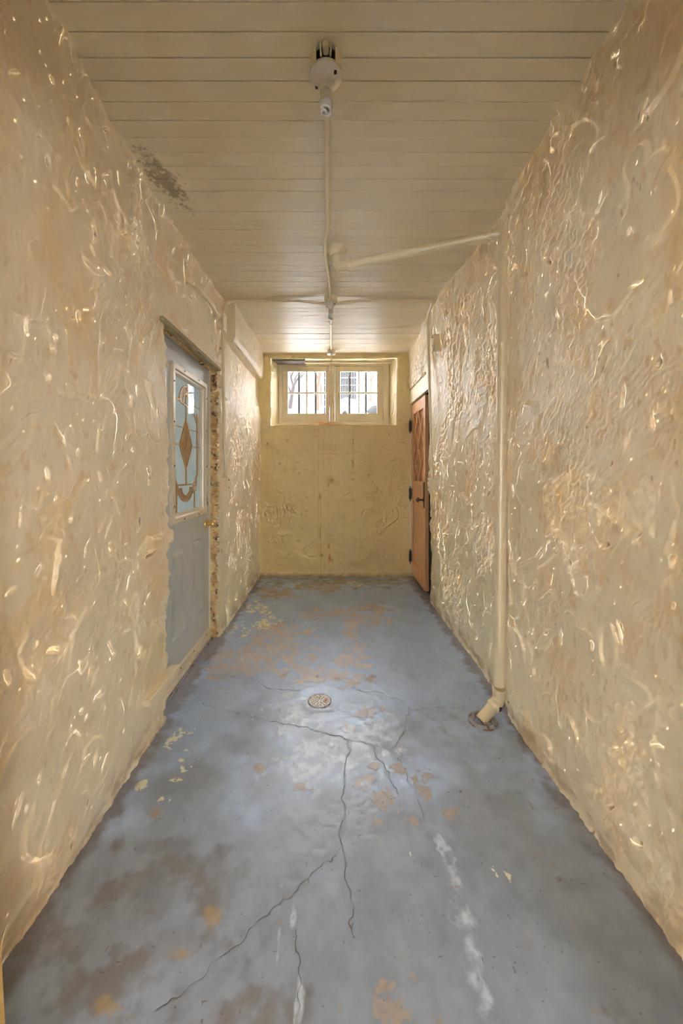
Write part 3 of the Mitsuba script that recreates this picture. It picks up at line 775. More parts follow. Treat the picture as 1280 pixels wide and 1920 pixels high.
lite = add('lite_frame', mitred(LY0, LZ0, LY1, LZ1, prof, DX), 'lite_plastic', door, label='cream plastic frame screwed around the glass')
screw = lathe([(0, 0.003), (0.004, 0.0028), (0.006, 0.0005), (0.006, -0.004), (0, -0.004)][::-1], 12)
screw_x = screw.copy()
screw_x.apply_transform(trimesh.transformations.rotation_matrix(np.pi / 2, [0, 1, 0]))
sp = mikit.ply(screw_x, 'screw_metal', smooth=30)
for yy_ in (LY0 + 0.017, LY1 - 0.017):
    for zz_ in (1.08, 1.32, 1.58, 1.82):
        add('screw', sp, None, lite, to_world=T().translate([DX + 0.021, yy_, zz_]))
for yy_ in (2.38, 2.63):
    for zz_ in (LZ0 + 0.017, LZ1 - 0.017):
        add('screw', sp, None, lite, to_world=T().translate([DX + 0.021, yy_, zz_]))
GY0, GY1, GZ0, GZ1 = LY0 + 0.05, LY1 - 0.05, LZ0 + 0.05, LZ1 - 0.05
GX = DX - 0.024
add('clear_pane', (np.array([[DX - 0.012, GY0, GZ0], [DX - 0.012, GY1, GZ0], [DX - 0.012, GY1, GZ1], [DX - 0.012, GY0, GZ1]]), np.array([[0, 1, 2, 3]])), 'clear_glass', door, label='clear front pane')
glass = add('glass_pane', (np.array([[GX, GY0, GZ0], [GX, GY1, GZ0], [GX, GY1, GZ1], [GX, GY0, GZ1]]), np.array([[0, 1, 2, 3]])), 'frosted_glass', door, label='pale blue obscured glass behind the leading')
gw, gh = GY1 - GY0, GZ1 - GZ0


def g(u, w):
    return GY0 + u * gw, GZ0 + w * gh


def came(pts, w=0.0034):
    return sg.LineString([g(*p) for p in pts]).buffer(w, cap_style=2, join_style=2)


def arc(cu, cw, ru, rw, a0, a1, n=18):
    return [(cu + ru * math.cos(t), cw + rw * math.sin(t)) for t in np.linspace(math.radians(a0), math.radians(a1), n)]


def glass_piece(poly, material='brown_glass', name='bevelled_piece', parent=None):
    pl = sg.Polygon([g(*p) for p in poly]) if isinstance(poly, list) else poly
    return add(name, plane_extrude(pl.buffer(-0.002), depth=0.006, origin=GX + 0.0005), material, parent or door)


C_ = 0.485
dia = [(C_, 0.70), (C_ + 0.20, 0.505), (C_, 0.325), (C_ - 0.20, 0.505)]
mid = [(C_ - 0.11, 0.595), (C_ + 0.11, 0.42)]
glass_piece([dia[0], (C_ + 0.1, 0.603), (C_ + 0.02, 0.52), (C_ - 0.1, 0.603)])
glass_piece([(C_ - 0.1, 0.603), (C_ + 0.02, 0.52), (C_ - 0.06, 0.45), dia[3]])
glass_piece([(C_ + 0.1, 0.603), dia[1], (C_ + 0.1, 0.415), (C_ - 0.06, 0.45), (C_ + 0.02, 0.52)])
glass_piece([(C_ - 0.06, 0.45), (C_ + 0.1, 0.415), dia[2], dia[3]])
outer, inner = arc(C_, 0.83, 0.21, 0.125, 0, 180), arc(C_, 0.825, 0.11, 0.075, 180, 0)
hs_ = sg.Polygon([g(*p) for p in outer + inner])
half = sg.box(GY0, GZ0, g(C_, 0)[0], GZ1)
glass_piece(hs_.intersection(half))
glass_piece(hs_.difference(half))
glass_piece([(C_ + 0.14, 0.815), (C_ + 0.24, 0.83), (C_ + 0.24, 0.79), (C_ + 0.14, 0.775)])
outer, inner = arc(C_, 0.185, 0.24, 0.105, 180, 360), arc(C_, 0.185, 0.15, 0.065, 360, 180)
glass_piece(outer + inner)
for sgn in (-1, 1):
    glass_piece([(C_ + sgn * 0.40, 0.27), (C_ + sgn * 0.33, 0.255), (C_ + sgn * 0.26, 0.20), (C_ + sgn * 0.26, 0.135), (C_ + sgn * 0.37, 0.145), (C_ + sgn * 0.40, 0.18)])
    glass_piece([(C_ + sgn * 0.40, 0.27), (C_ + sgn * 0.47, 0.27), (C_ + sgn * 0.47, 0.78), (C_ + sgn * 0.40, 0.78)], 'pink_glass', 'border_strip')
lines = [came([(C_, 0.97), (C_, 0.70)], 0.003), came([(C_, 0.325), (C_, 0.2)]), came([(0.05, 0.505), (C_ - 0.2, 0.505)]), came([(C_ + 0.2, 0.505), (0.97, 0.505)]), came([(0.02, 0.635), (0.97, 0.635)], 0.002),
         came(dia + dia[:1]), came([(C_ - 0.1, 0.603), (C_ + 0.02, 0.52), (C_ + 0.1, 0.603)], 0.003), came([(C_ - 0.2, 0.505), (C_ - 0.06, 0.45), (C_ + 0.02, 0.52)], 0.003), came([(C_ - 0.06, 0.45), (C_ + 0.1, 0.415)], 0.003),
         came(arc(C_, 0.83, 0.21, 0.125, 0, 180)), came(arc(C_, 0.825, 0.11, 0.075, 0, 180)), came([(C_ - 0.21, 0.825), (C_ + 0.24, 0.79)]), came([(0.02, 0.835), (C_ - 0.21, 0.835)]), came([(C_ + 0.24, 0.83), (0.97, 0.835)], 0.003),
         came([(C_ + 0.24, 0.79), (C_ + 0.34, 0.74), (C_ + 0.40, 0.70)]), came([(C_ - 0.30, 0.205), (C_ + 0.30, 0.205)], 0.005), came(arc(C_, 0.185, 0.24, 0.105, 180, 360)), came(arc(C_, 0.185, 0.15, 0.065, 180, 360)),
         came([(C_ - 0.40, 0.27), (C_ - 0.40, 0.78)]), came([(C_ + 0.40, 0.27), (C_ + 0.40, 0.78)]), came([(C_ - 0.30, 0.14), (C_ - 0.30, 0.01)]), came([(C_ + 0.30, 0.14), (C_ + 0.30, 0.01)]),
         came([(0.02, 0.28), (C_ - 0.36, 0.26), (C_ - 0.27, 0.20), (C_ - 0.27, 0.13)]), came([(0.95, 0.28), (C_ + 0.36, 0.26), (C_ + 0.27, 0.20), (C_ + 0.27, 0.13)])]
add('leading', plane_extrude(unary_union(lines).intersection(sg.box(GY0, GZ0, GY1, GZ1)), depth=0.009, origin=GX + 0.0005), 'came_metal', door, label='copper coloured leading in scroll and diamond pattern')
# knob, bolt hole, weather strips, frame
KY, KZ = 2.835, 0.892
kprof = [(0, 0.074), (0.016, 0.072), (0.025, 0.064), (0.028, 0.052), (0.025, 0.042), (0.014, 0.034), (0.011, 0.026), (0.012, 0.014), (0.024, 0.011), (0.031, 0.006), (0.033, 0.0), (0, -0.002)]
kn = lathe(kprof[::-1], 36)
kn.apply_transform(trimesh.transformations.rotation_matrix(np.pi / 2, [0, 1, 0]))
add('knob', move(kn, DX + 0.002, KY, KZ), 'brass', door, smooth=35, label='round brass doorknob')
bh = lathe([(0.019, 0.001), (0.019, 0.003), (0.014, 0.003), (0.012, -0.004), (0, -0.004)][::-1], 24)
bh.apply_transform(trimesh.transformations.rotation_matrix(np.pi / 2, [0, 1, 0]))
add('bolt_hole', move(bh, DX, 2.862, 1.045), 'black_iron', door, smooth=30, label='empty black bolt hole')
add('edge_strip', box(DX - 0.03, DX + 0.012, 2.906, 2.922, 0.03, 2.06, 0.002), 'lite_plastic', door)
ws = add('weather_strip', box(DX - 0.02, DX + 0.012, 2.02, 2.906, 0.048, 0.092, 0.004), 'lite_plastic', door, label='cream strip screwed along the bottom')
for yy_ in (2.13, 2.34, 2.56, 2.82):
    add('screw', sp, None, ws, to_world=T().translate([DX + 0.012, yy_, 0.07]))
add('weather_strip', box(DX - 0.02, DX + 0.022, 2.02, 2.91, 0.012, 0.046, 0.004), 'lite_plastic', door)
add('threshold', box(-1.05, DX + 0.034, 1.93, 2.95, -0.01, 0.012, 0.003), 'rusty_iron', door, label='rusty threshold under the door')
fr = sg.box(1.80, -0.1, 3.1, 2.35).difference(sg.box(2.05, 0.03, 2.885, 2.03))
add('frame_backing', plane_extrude(fr, depth=0.06, origin=DX - 0.11), 'lite_plastic', door)
add('lintel', box(-0.892, -0.842, 1.90, 2.885, 2.046, 2.072, 0.005), 'old_wood', door, label='weathered wooden lintel board over the door')
add('head_strip', box(-0.962, -0.938, 1.95, 2.93, 2.066, 2.16, 0.002), 'lite_plastic', door)

# ------------------------------------------------------------------ wooden door at the far right
WX = 0.968
d2 = thing('door_2', 'brown wooden door with a diamond lattice at the far right corner', 'door', kind='structure')
Y0, Y1, Z0, Z1 = 3.935, 4.598, 0.03, 2.078
PY0, PY1 = 4.01, 4.515
for nm, bxs in (('stile', (Y0, PY0, Z0, Z1)), ('stile', (PY1, Y1, Z0, Z1)), ('rail', (PY0, PY1, Z0, 0.20)), ('rail', (PY0, PY1, 0.93, 1.165)), ('rail', (PY0, PY1, 1.952, Z1))):
    add(nm, box(WX, WX + 0.04, *bxs, 0.0025), 'door_wood', d2)
add('lower_panel', box(WX + 0.012, WX + 0.028, PY0 - 0.005, PY1 + 0.005, 0.195, 0.935), 'door_wood', d2)
add('lattice_panel', box(WX + 0.026, WX + 0.036, PY0 - 0.005, PY1 + 0.005, 1.16, 1.956), 'amber_panel', d2, label='tan panel behind the lattice')
area = sg.box(PY0, 1.165, PY1, 1.952)
bars_ = []
for k in range(-4, 6):
    y_ = PY0 + k * 0.27
    for sgn in (-1, 1):
        yy_ = y_ if sgn > 0 else y_ + 0.27
        bars_.append(sg.LineString([(yy_ - sgn * 2, 1.952 - 2 / 0.68), (yy_ + sgn * 2, 1.952 + 2 / 0.68)]).buffer(0.011, cap_style=2))
add('lattice', plane_extrude(unary_union(bars_).intersection(area), depth=0.022, origin=WX + 0.004), 'door_wood', d2, label='diamond lattice of wooden bars')
for nm in ((1.825, 0.085), (1.005, 0.085), (0.245, 0.085)):
    z_ = nm[0]
    hg = cat_(move(lathe([(0, -0.07), (0.008, -0.068), (0.008, 0.068), (0, 0.07)], 14), 0.948, 4.588, z_), move(lathe([(0, -0.095), (0.005, -0.09), (0.004, -0.07), (0.004, 0.07), (0.005, 0.09), (0, 0.095)], 10), 0.948, 4.588, z_), box(0.935, 0.972, 4.592, 4.602, z_ - 0.065, z_ + 0.065, 0.001))
    add('hinge', hg, 'black_iron', d2, smooth=35, label='black iron butt hinge')
hp = add('handle_plate', box(WX - 0.007, WX, 3.95, 3.992, 0.895, 1.165, 0.003), 'bronze', d2, label='tall dark bronze handle plate')
kb = lathe([(0, 0.078), (0.014, 0.076), (0.022, 0.066), (0.024, 0.055), (0.016, 0.046), (0.009, 0.04), (0.009, 0.012), (0.016, 0.008), (0.018, 0.0), (0, -0.001)][::-1], 28)
kb.apply_transform(trimesh.transformations.rotation_matrix(-np.pi / 2, [0, 1, 0]))
add('knob', move(kb, WX - 0.007, 3.97, 0.98), 'bronze', hp, smooth=35)
add('header_board', box(0.948, 0.99, 3.66, 4.62, 2.092, 2.262, 0.004), 'window_paint', d2, label='cream board above the door')
add('header_moulding', box(0.94, 0.97, 3.66, 4.62, 2.085, 2.098, 0.003), 'window_paint', d2)
add('frame_backing', plane_extrude(sg.box(3.5, -0.1, 4.75, 2.5), depth=0.05, origin=1.012), 'black_void', d2)  # black sheet behind the door, painted shade for the gap beside it
add('back_stop', box(0.95, 1.012, 4.602, 4.64, -0.01, 2.1), 'window_paint', d2)

# ------------------------------------------------------------------ window
win = thing('window_1', 'cream casement window with two four-pane sashes set deep in the far wall', 'window', kind='structure')
K = FY / F


def wx(px):
    return (px - CX) * K


def wz(py):
    return EYE - (py - CY) * K


ring = sg.box(FX0, FZ0, FX1, FZ1)
holes = [(529.5, 617.5), (627.5, 718)]
for a_, b_ in holes:
    ring = ring.difference(sg.box(wx(a_), wz(790), wx(b_), wz(687)))
frame = add('frame', plane_extrude(ring, depth=0.07, frame='xz', origin=FY - 0.03), 'window_paint', win)
for (a_, b_), (p0, p1), vm in zip(holes, ((539.6, 610.5), (637.6, 706.7)), (575, 672.4)):
    sx0, sx1, sz0, sz1 = wx(a_) + 0.002, wx(b_) - 0.002, wz(790) + 0.002, wz(687) - 0.002
    q = [wx(p0), wx(p1), wz(775.6), wz(697.2)]
    sash_poly = sg.box(sx0, sz0, sx1, sz1).difference(sg.box(*[q[0], q[2], q[1], q[3]]))
    sash = add('sash', plane_extrude(sash_poly, depth=0.035, frame='xz', origin=FY - 0.012), 'window_paint', win)
    mw = 0.008
    add('muntin', box(wx(vm) - mw, wx(vm) + mw, FY - 0.008, FY + 0.018, q[2], q[3], 0.003), 'window_paint', sash)
    add('muntin', box(q[0], q[1], FY - 0.009, FY + 0.017, wz(737) - mw, wz(737) + mw, 0.003), 'window_paint', sash)
    for xa, xb in ((q[0], wx(vm) - mw), (wx(vm) + mw, q[1])):
        for za, zb in ((q[2], wz(737) - mw), (wz(737) + mw, q[3])):
            yy_ = FY + 0.006
            add('pane', (np.array([[xa, yy_, za], [xb, yy_, za], [xb, yy_, zb], [xa, yy_, zb]]), np.array([[0, 1, 2, 3]])), 'clear_glass', sash)
    # hook latch towards the centre post
    inner = 1 if p0 < 600 else -1
    hx = wx(611 if inner > 0 else 637)
    add('hook', tube(rounded([(hx, FY - 0.014, wz(737)), (hx + inner * 0.01, FY - 0.03, wz(737)), (hx + inner * 0.045, FY - 0.036, wz(734.5)), (hx + inner * 0.05, FY - 0.03, wz(736))], 0.008), 0.0035, 8), 'window_paint', sash, smooth=40)
    cx_ = wx(556 if inner > 0 else 669.5)
    lt = cat_(box(cx_ - 0.022, cx_ + 0.022, FY - 0.036, FY - 0.01, wz(788) - 0.006, wz(788) + 0.008, 0.003), tube([(cx_ - 0.02, FY - 0.038, wz(788)), (cx_ + 0.09, FY - 0.038, wz(788.5))], 0.004, 8), box(cx_ - 0.008, cx_ + 0.008, FY - 0.042, FY - 0.012, wz(788), wz(784), 0.003))
    add('latch', lt, 'window_paint', sash, smooth=30)
add('centre_bead', box(wx(622) - 0.008, wx(622) + 0.008, FY - 0.038, FY - 0.02, FZ0 + 0.01, FZ1 - 0.01, 0.003), 'window_paint', win)
mat('rusty_rail', proc(lambda p, n, uv: mix(lin(230, 219, 188), lin(214, 160, 82), smoothstep(0.26, 0.05, dr.abs(p.x + 0.06)) * smoothstep(0.3, 0.6, fbm(p.x * 16, p.z * 40, p.y * 20, octaves=3)))), 0.45)
add('bottom_rail', box(FX0, FX1, FY - 0.06, FY + 0.04, FZ0 - 0.02, FZ0 + 0.022, 0.003), 'rusty_rail', win, label='rust stained bottom rail')
add('lintel', box(-0.745, -0.33, 4.655, 4.83, 2.634, 2.668, 0.004), 'dark_wood', wall_back, label='bare dark wooden lintel over the left of the window')
rodp = np.array([(x_, 4.745 + 0.004 * math.sin(x_ * 9), 2.640 + 0.002 * math.sin(x_ * 14)) for x_ in np.linspace(-0.34, 0.74, 40)])
tag(add('filler_rope', tube(rodp, 0.017, 12), 'window_paint', smooth=40), 'round cream painted batten along the top of the window opening', 'batten', kind=None)
# wire round the right side of the window
wp = rounded([(0.93, BACK - 0.006, bz(737)), (0.80, BACK - 0.008, bz(737.5)), (0.765, BACK + 0.02, bz(739)), (0.757, BACK + 0.03, bz(752)), (0.752, BACK + 0.06, bz(772)), (0.72, FY - 0.06, wz(789)), (0.70, FY - 0.045, wz(790))], 0.03)
tag(add('wire', tube(wp, 0.0042, 8), 'cream_paint', smooth=40), 'thin cream painted wire looping down the right side of the window', 'wire')

# ------------------------------------------------------------------ iron bars and what lies outside
ordinal = ['leftmost of the black iron bars outside the window', 'second black iron bar from the left outside the window', 'middle black iron bar behind the centre post of the window', 'second black iron bar from the right outside the window', 'rightmost of the black iron bars outside the window']
for px, lb in zip((560.5, 591.7, 623.2, 654.8, 685.8), ordinal):
    x_ = (px - CX) * 4.945 / F
    add('window_bar', box(x_ - 0.0125, x_ + 0.0125, 4.933, 4.957, 1.845, 2.68, 0.003), 'black_iron', label=lb, cat='bar', group='iron bars outside the window')

gx, gy = np.meshgrid(np.linspace(-14, 14, 120), np.concatenate([np.linspace(4.9, 9, 90), np.linspace(9.3, 40, 60)]), indexing='ij')
P = np.stack([gx, gy, gx * 0], -1)
gz = 1.835 + 0.74 * S(5.6, 8.0, gy) + (meshkit.fbm(P * 0.9, 4, 2) - 0.5) * 0.25 * S(5.0, 6.5, gy) + (meshkit.fbm(P * 5, 3, 3) - 0.5) * 0.03
snow = add('snow_ground', (np.stack([gx, gy, gz], -1).reshape(-1, 3), grid_faces(*gx.shape)[:, ::-1]), 'snow', smooth=True, label='snow covered ground outside the window', cat='snow', kind='structure')


def blob(cx, cy, cz, rx, ry, rz, seed, amp=0.12, sub=4, cut=None):
    m = trimesh.creation.icosphere(subdivisions=sub)
    v = np.array(m.vertices)
    v = v * (1 + amp * (meshkit.fbm(v * 2.2 + seed, 3, seed) - 0.5) * 2)[:, None] * [rx, ry, rz]
    if cut is not None:
        v[:, 2] = np.maximum(v[:, 2], cut)
    return trimesh.Trimesh(v + [cx, cy, cz], m.faces, process=False)


def branch(pts, Y, r0, r1):
    p = rounded([at(px, py, Y + dy) for px, py, dy in pts], 0.2, 5)
    return tube(p, np.linspace(r0, r1, len(p)), 8)


TY = 8.4
t1 = thing('tree', 'bare brown tree forking behind the left sash in the snow', 'tree')
add('trunk', branch([(541, 785, 0), (544, 760, 0), (547, 742, 0), (550, 725, 0)], TY, 0.055, 0.04), 'bark', t1, smooth=40)
for pts in ([(550, 726, 0), (546, 712, 0.1), (545, 704, 0.1), (541, 694, 0.2), (538, 670, 0.4)], [(545, 705, 0.1), (549, 699, 0), (552, 688, -0.1), (556, 660, -0.2)], [(550, 725, 0), (556, 713, -0.1), (560, 707, -0.1), (567, 699, 0), (572, 688, 0.1), (580, 665, 0.2)],
            [(552, 720, 0), (553, 708, 0.1), (559, 702, 0.2), (561, 690, 0.3)], [(556, 713, -0.1), (563, 709, 0), (569, 701, 0.1), (577, 699, 0.2)], [(547, 742, 0), (541, 727, 0), (537, 712, 0.1)]):
    add('branch', branch(pts, TY, 0.028, 0.01), 'bark', t1, smooth=40)
t2 = thing('tree', 'slim tan tree with crossing branches behind the second bar', 'tree')
add('trunk', branch([(596, 800, 0), (595, 745, 0), (594, 728, 0), (597, 716, 0)], 9.5, 0.045, 0.04), 'tan_bark', t2, smooth=40)
for pts in ([(597, 716, 0), (599, 705, 0), (597, 696, 0), (596, 670, 0)], [(597, 716, 0), (601, 722, 0.2), (602, 738, 0.3), (602, 760, 0.4)], [(597, 716, 0), (594, 706, 0.1), (590, 700, 0.1), (585, 690, 0.2)], [(599, 706, 0), (602, 698, -0.1), (605, 680, -0.1)], [(598, 708, 0), (600, 699, 0.2), (600, 680, 0.2)]):
    add('branch', branch(pts, 9.5, 0.035, 0.018), 'tan_bark', t2, smooth=40)
t3 = thing('tree', 'thin bare tree seen at the right edge of the right sash', 'tree')
add('trunk', branch([(693, 834, 0), (694, 760, 0), (695, 735, 0), (696, 715, 0)], 12, 0.032, 0.026), 'tan_bark', t3, smooth=40)
for pts in ([(696, 715, 0), (700, 705, 0), (703, 694, 0), (705, 670, 0)], [(696, 716, 0), (692, 707, 0), (690, 698, 0), (684, 675, 0)], [(697, 713, 0), (694, 704, 0), (696, 690, 0)], [(699, 707, 0), (697, 700, 0), (700, 680, 0)]):
    add('branch', branch(pts, 12, 0.022, 0.008), 'tan_bark', t3, smooth=40)

# air conditioner: dark core, white slotted panels, cap
AY = 6.4
ac = thing('air_conditioner', 'white slotted air conditioner unit standing in the snow outside', 'air conditioner')
ax0, ax1, az0, az1 = -0.165, 0.428, 1.95, 3.02
corners = [(ax0, AY), (ax1, AY), (ax1 + 0.14, AY + 0.24), (ax1 + 0.14, AY + 0.6), (ax0, AY + 0.6), (ax0, AY + 0.24)]
core = sg.Polygon(corners)
add('core', move(extrude_polygon(core.buffer(-0.03), az1 - az0, engine='earcut'), 0, 0, az0), 'unit_dark', ac)
add('cap', move(extrude_polygon(core.buffer(0.01, join_style=2), 0.05, engine='earcut'), 0, 0, az1), 'unit_white', ac)


def slotted(w, rows, posts):
    p = sg.box(0, 0, w, az1 - az0)
    cut = []
    for r in range(rows):
        zt = az1 - az0 - 0.058 - r * 0.123
        k = 0.012
        while k + 0.014 < w - 0.008:
            if not any(a < k + 0.007 < b for a, b in posts):
                cut.append(sg.box(k, zt - 0.106, k + 0.0145, zt))
            k += 0.0258
    return p.difference(unary_union(cut))


for (p, q), posts in ((corners[0:2], [(0.0, 0.02), (0.28, 0.32), (0.57, 0.6)]), (corners[1:3], [(0, 0.02), (0.255, 0.3)]), ((corners[5], corners[0]), [(0, 0.02), (0.255, 0.3)])):
    L = math.hypot(q[0] - p[0], q[1] - p[1])
    m = plane_extrude(slotted(L, 7, posts), depth=0.012, frame='xz', origin=0)
    add('slotted_panel', move(m, p[0], p[1], az0, rz=math.atan2(q[1] - p[1], q[0] - p[0])), 'unit_white', ac)

mound = blob(0.215, 5.72, 2.03, 0.30, 0.34, 0.34, 4, 0.10)
add('snow_mound', mound, 'snow', smooth=True, label='rounded snow mound in front of the air conditioner', cat='snow mound')
add('shrub', blob(0.185, 5.27, 1.985, 0.07, 0.05, 0.125, 14, 0.35), 'dark_cloth', smooth=False, label='dark shrub poking out under the snow mound', cat='shrub')
bench = thing('bench', 'dark covered bench under snow at the lower right of the window', 'bench')
add('cover', blob(0.80, 5.75, 2.18, 0.26, 0.2, 0.12, 21, 0.1), 'dark_cloth', bench, smooth=True)
add('snow_cap', blob(0.84, 5.78, 2.28, 0.27, 0.22, 0.085, 23, 0.12), 'snow', bench, smooth=True)
add('snow_foot', blob(0.72, 5.55, 1.98, 0.2, 0.2, 0.12, 25, 0.1), 'snow', bench, smooth=True)
car = thing('car', 'white car buried in snow with a red tail light far outside', 'car')
CYR = 14.0
body = m3.Manifold.hull_points(np.array([(x_, y_, z_) for x_ in (1.30, 3.0) for y_ in (CYR, CYR + 4.2) for z_ in (2.7, 3.7)] + [(x_, y_, z_) for x_ in (1.5, 2.8) for y_ in (CYR + 0.1, CYR + 2.6) for z_ in (4.1,)], float))
add('body', tm(body), 'unit_white', car)
add('snow_cap', blob(2.15, CYR + 1.4, 4.05, 0.95, 1.7, 0.38, 31, 0.12), 'snow', car, smooth=True)
add('tail_light', box(1.32, 1.52, CYR - 0.03, CYR + 0.02, 3.83 - 0.03, 3.92, 0.01), 'tail_red', car)
house = thing('house', 'grey sided house far away at the right edge of the window', 'house')
HY = 24.0
add('wall', box(2.72, 8.0, HY, HY + 6, 2.0, 6.9), 'grey_siding', house)
for k in range(24):
    add('siding_board', box(2.70, 8.02, HY - 0.03, HY + 0.01, 2.05 + k * 0.2, 2.05 + k * 0.2 + 0.185, 0.008), 'grey_siding', house)
add('roof', move(extrude_polygon(sg.Polygon([(2.4, 6.9), (8.3, 6.9), (5.35, 9.2)]), 6.6, engine='earcut'), 0, HY + 6.3, 0, rx=np.pi / 2), 'snow', house)

# ------------------------------------------------------------------ drain in the floor
drain = thing('floor_drain', 'round perforated metal floor drain in the middle of the blue floor', 'drain')
disc = sg.Point(0, 0).buffer(0.0595, 48)
holes_ = []
for R_, n_h in ((0.0105, 4), (0.0235, 9), (0.0365, 13), (0.0500, 17)):
    for k in range(n_h):
        t_ = 2 * math.pi * k / n_h + R_ * 40
        holes_.append(sg.Point(R_ * math.cos(t_), R_ * math.sin(t_)).buffer(0.0046, 6))
add('grate', move(extrude_polygon(disc.difference(unary_union(holes_)), 0.005, engine='earcut'), DRX, DRY, -0.0065), 'drain_metal', drain)
add('rim', move(lathe([(0.0602, -0.010), (0.0602, -0.002), (0.0635, -0.0015), (0.0655, -0.003), (0.0655, -0.010), (0.0602, -0.010)], 64), DRX, DRY, 0), 'rusty_iron', drain, smooth=30)
add('sump', move(lathe([(0.0, -0.06), (0.058, -0.06), (0.0598, -0.009)][::1], 48), DRX, DRY, 0), 'black_void', drain)

# ------------------------------------------------------------------ drain pipe
pipe = thing('drain_pipe', 'thick cream painted drain pipe from the ceiling across to the right wall and down', 'pipe')
R = 0.0285
PB = np.array([0.882, 2.0, 0.085])
PT = np.array([0.908, 2.0, 2.548])
PE = np.array([0.036, 2.42, 2.588])
low = np.array([0.785, 1.965, 0.012])
add('riser', tube([PB + (PT - PB) * t for t in np.linspace(0.03, 0.975, 24)], R, 24), 'cream_paint', pipe, smooth=40)
u = (PE - PT) / np.linalg.norm(PE - PT)
add('cross_run', tube([PT + (PE - PT) * t for t in np.linspace(0.05, 0.94, 20)], R, 24), 'cream_paint', pipe, smooth=40)


def elbow(p0, c, p1, r, bend=0.05):
    path = rounded([p0, c, p1], bend, 14)
    m = [tube(path, r, 24)]
    for a_, b_ in ((path[0], path[1]), (path[-1], path[-2])):
        d_ = (b_ - a_) / np.linalg.norm(b_ - a_)
        m.append(tube([a_ - d_ * 0.004, a_ - d_ * 0.003, a_ + d_ * 0.011, a_ + d_ * 0.012], [r * 0.97, r * 1.09, r * 1.09, r * 0.97], 24))
    return cat_(*m)


add('elbow', elbow(PT + np.array([0, 0, -0.075]), PT, PT + u * 0.075, R * 1.09), 'cream_paint', pipe, smooth=40)
add('elbow', elbow(PE - u * 0.075, PE, PE + np.array([-0.01, 0.0, 0.075]), R * 1.09), 'cream_paint', pipe, smooth=40)
add('stub', tube([PE + np.array([-0.006, 0, 0.05]), PE + np.array([-0.012, 0.004, 0.13])], R, 24), 'cream_paint', pipe, smooth=40)
dl = (low - PB) / np.linalg.norm(low - PB)
add('elbow', elbow(PB + np.array([0, 0, 0.055]), PB, PB + dl * 0.05, R * 1.12, 0.045), 'cream_paint', pipe, smooth=40)
add('outlet', tube([PB + dl * 0.03, low + dl * 0.02], R, 24), 'cream_paint', pipe, smooth=40)
ch = blob(0, 0, 0, 0.013, 0.008, 0.012, 3, 0.3, 2)
add('chipped_patch', move(ch, 0.872, 1.966, 0.055, rz=0.4), 'black_iron', pipe, smooth=True, label='dark chipped patch on the bottom elbow')
flange = lathe([(0.040, -0.03), (0.040, 0.004), (0.047, 0.011), (0.060, 0.013), (0.068, 0.010), (0.073, 0.0), (0.074, -0.01), (0.040, -0.03)], 56)
add('floor_flange', move(flange, 0.778, 1.953, 0.0), 'rusty_iron', pipe, smooth=40, label='rusty iron ring where the pipe enters the floor')
add('flange_filling', blob(0.80, 1.955, -0.012, 0.05, 0.045, 0.02, 44, 0.5, 4), 'rusty_iron', pipe, smooth=True)
col_ = lathe([(0.030, -0.055), (0.036, -0.04), (0.048, -0.018), (0.066, -0.004), (0.078, 0.004), (0.030, 0.004)][::-1], 40)
vv = np.array(col_.vertices)
vv[:, :2] *= (1 + 0.5 * (meshkit.fbm(vv * 40, 3, 3) - 0.5))[:, None]
add('ceiling_collar', move(trimesh.Trimesh(vv, col_.faces, process=False), PE[0] - 0.012, PE[1] + 0.004, CEIL), 'cream_paint', pipe, smooth=50, label='ragged collar of filler at the ceiling')

# ------------------------------------------------------------------ conduit
CR = 0.0115
ZC = CEIL - 0.0125
cd = thing('ceiling_conduit', 'cream painted conduit running down the middle of the ceiling', 'conduit')
px_ = [(613, 1.36), (613.5, 1.55), (614.5, 2.08), (613, 2.22), (609, 2.37), (609.5, 2.47), (614, 2.62), (618, 2.85), (620, 3.06)]
add('tube', tube(rounded([((p - CX) * Y / F, Y, ZC) for p, Y in px_], 0.12), CR, 14), 'cream_paint', cd, smooth=40)
add('tube', tube([(-0.009, 3.14, ZC), (-0.007, 4.44, ZC)], CR, 14), 'cream_paint', cd, smooth=40)
def clip_(x, y, ang):
    m = cat_(tube([(CR * 1.25 * math.cos(t), 0, CR * 1.25 * math.sin(t) * 1.0) for t in np.linspace(math.pi, 2 * math.pi, 14)], 0.0028, 6), box(-0.034, -0.012, -0.008, 0.008, 0.008, 0.0122, 0.001))
    return move(m, x, y, ZC, rz=ang)
for Y_, p in ((1.95, 614.4), (3.62, 620.4)):
    add('strap', clip_((p - CX) * Y_ / F, Y_, 0), 'cream_paint', cd, smooth=40)
cc2 = thing('ceiling_conduit', 'cream conduit crossing the ceiling rightwards and down to the switch by the wooden door', 'conduit')
CYc = 3.135
add('tube', tube(rounded([(0.035, CYc, ZC - 0.025), (0.10, CYc, ZC - 0.02), (0.24, CYc, ZC - 0.002), (0.82, CYc, ZC), (0.846, 3.20, ZC - 0.004), (0.850, 3.36, 2.66), (0.866, 3.41, 2.52), (0.878, 3.42, 2.2), (0.906, 3.43, 1.21)], 0.1), CR, 14), 'cream_paint', cc2, smooth=40)
add('strap', clip_(0.42, CYc, math.pi / 2), 'cream_paint', cc2, smooth=40)
cc3 = thing('ceiling_conduit', 'cream conduit crossing the ceiling to the left and curving down beside the grey door', 'conduit')
add('tube', tube(rounded([(-0.055, CYc, ZC - 0.025), (-0.12, CYc, ZC - 0.02), (-0.28, CYc, ZC - 0.002), (-0.78, CYc, ZC), (-0.866, 3.10, ZC - 0.03), (-0.858, 2.99, 2.50)], 0.13, 12), CR, 14), 'cream_paint', cc3, smooth=40)
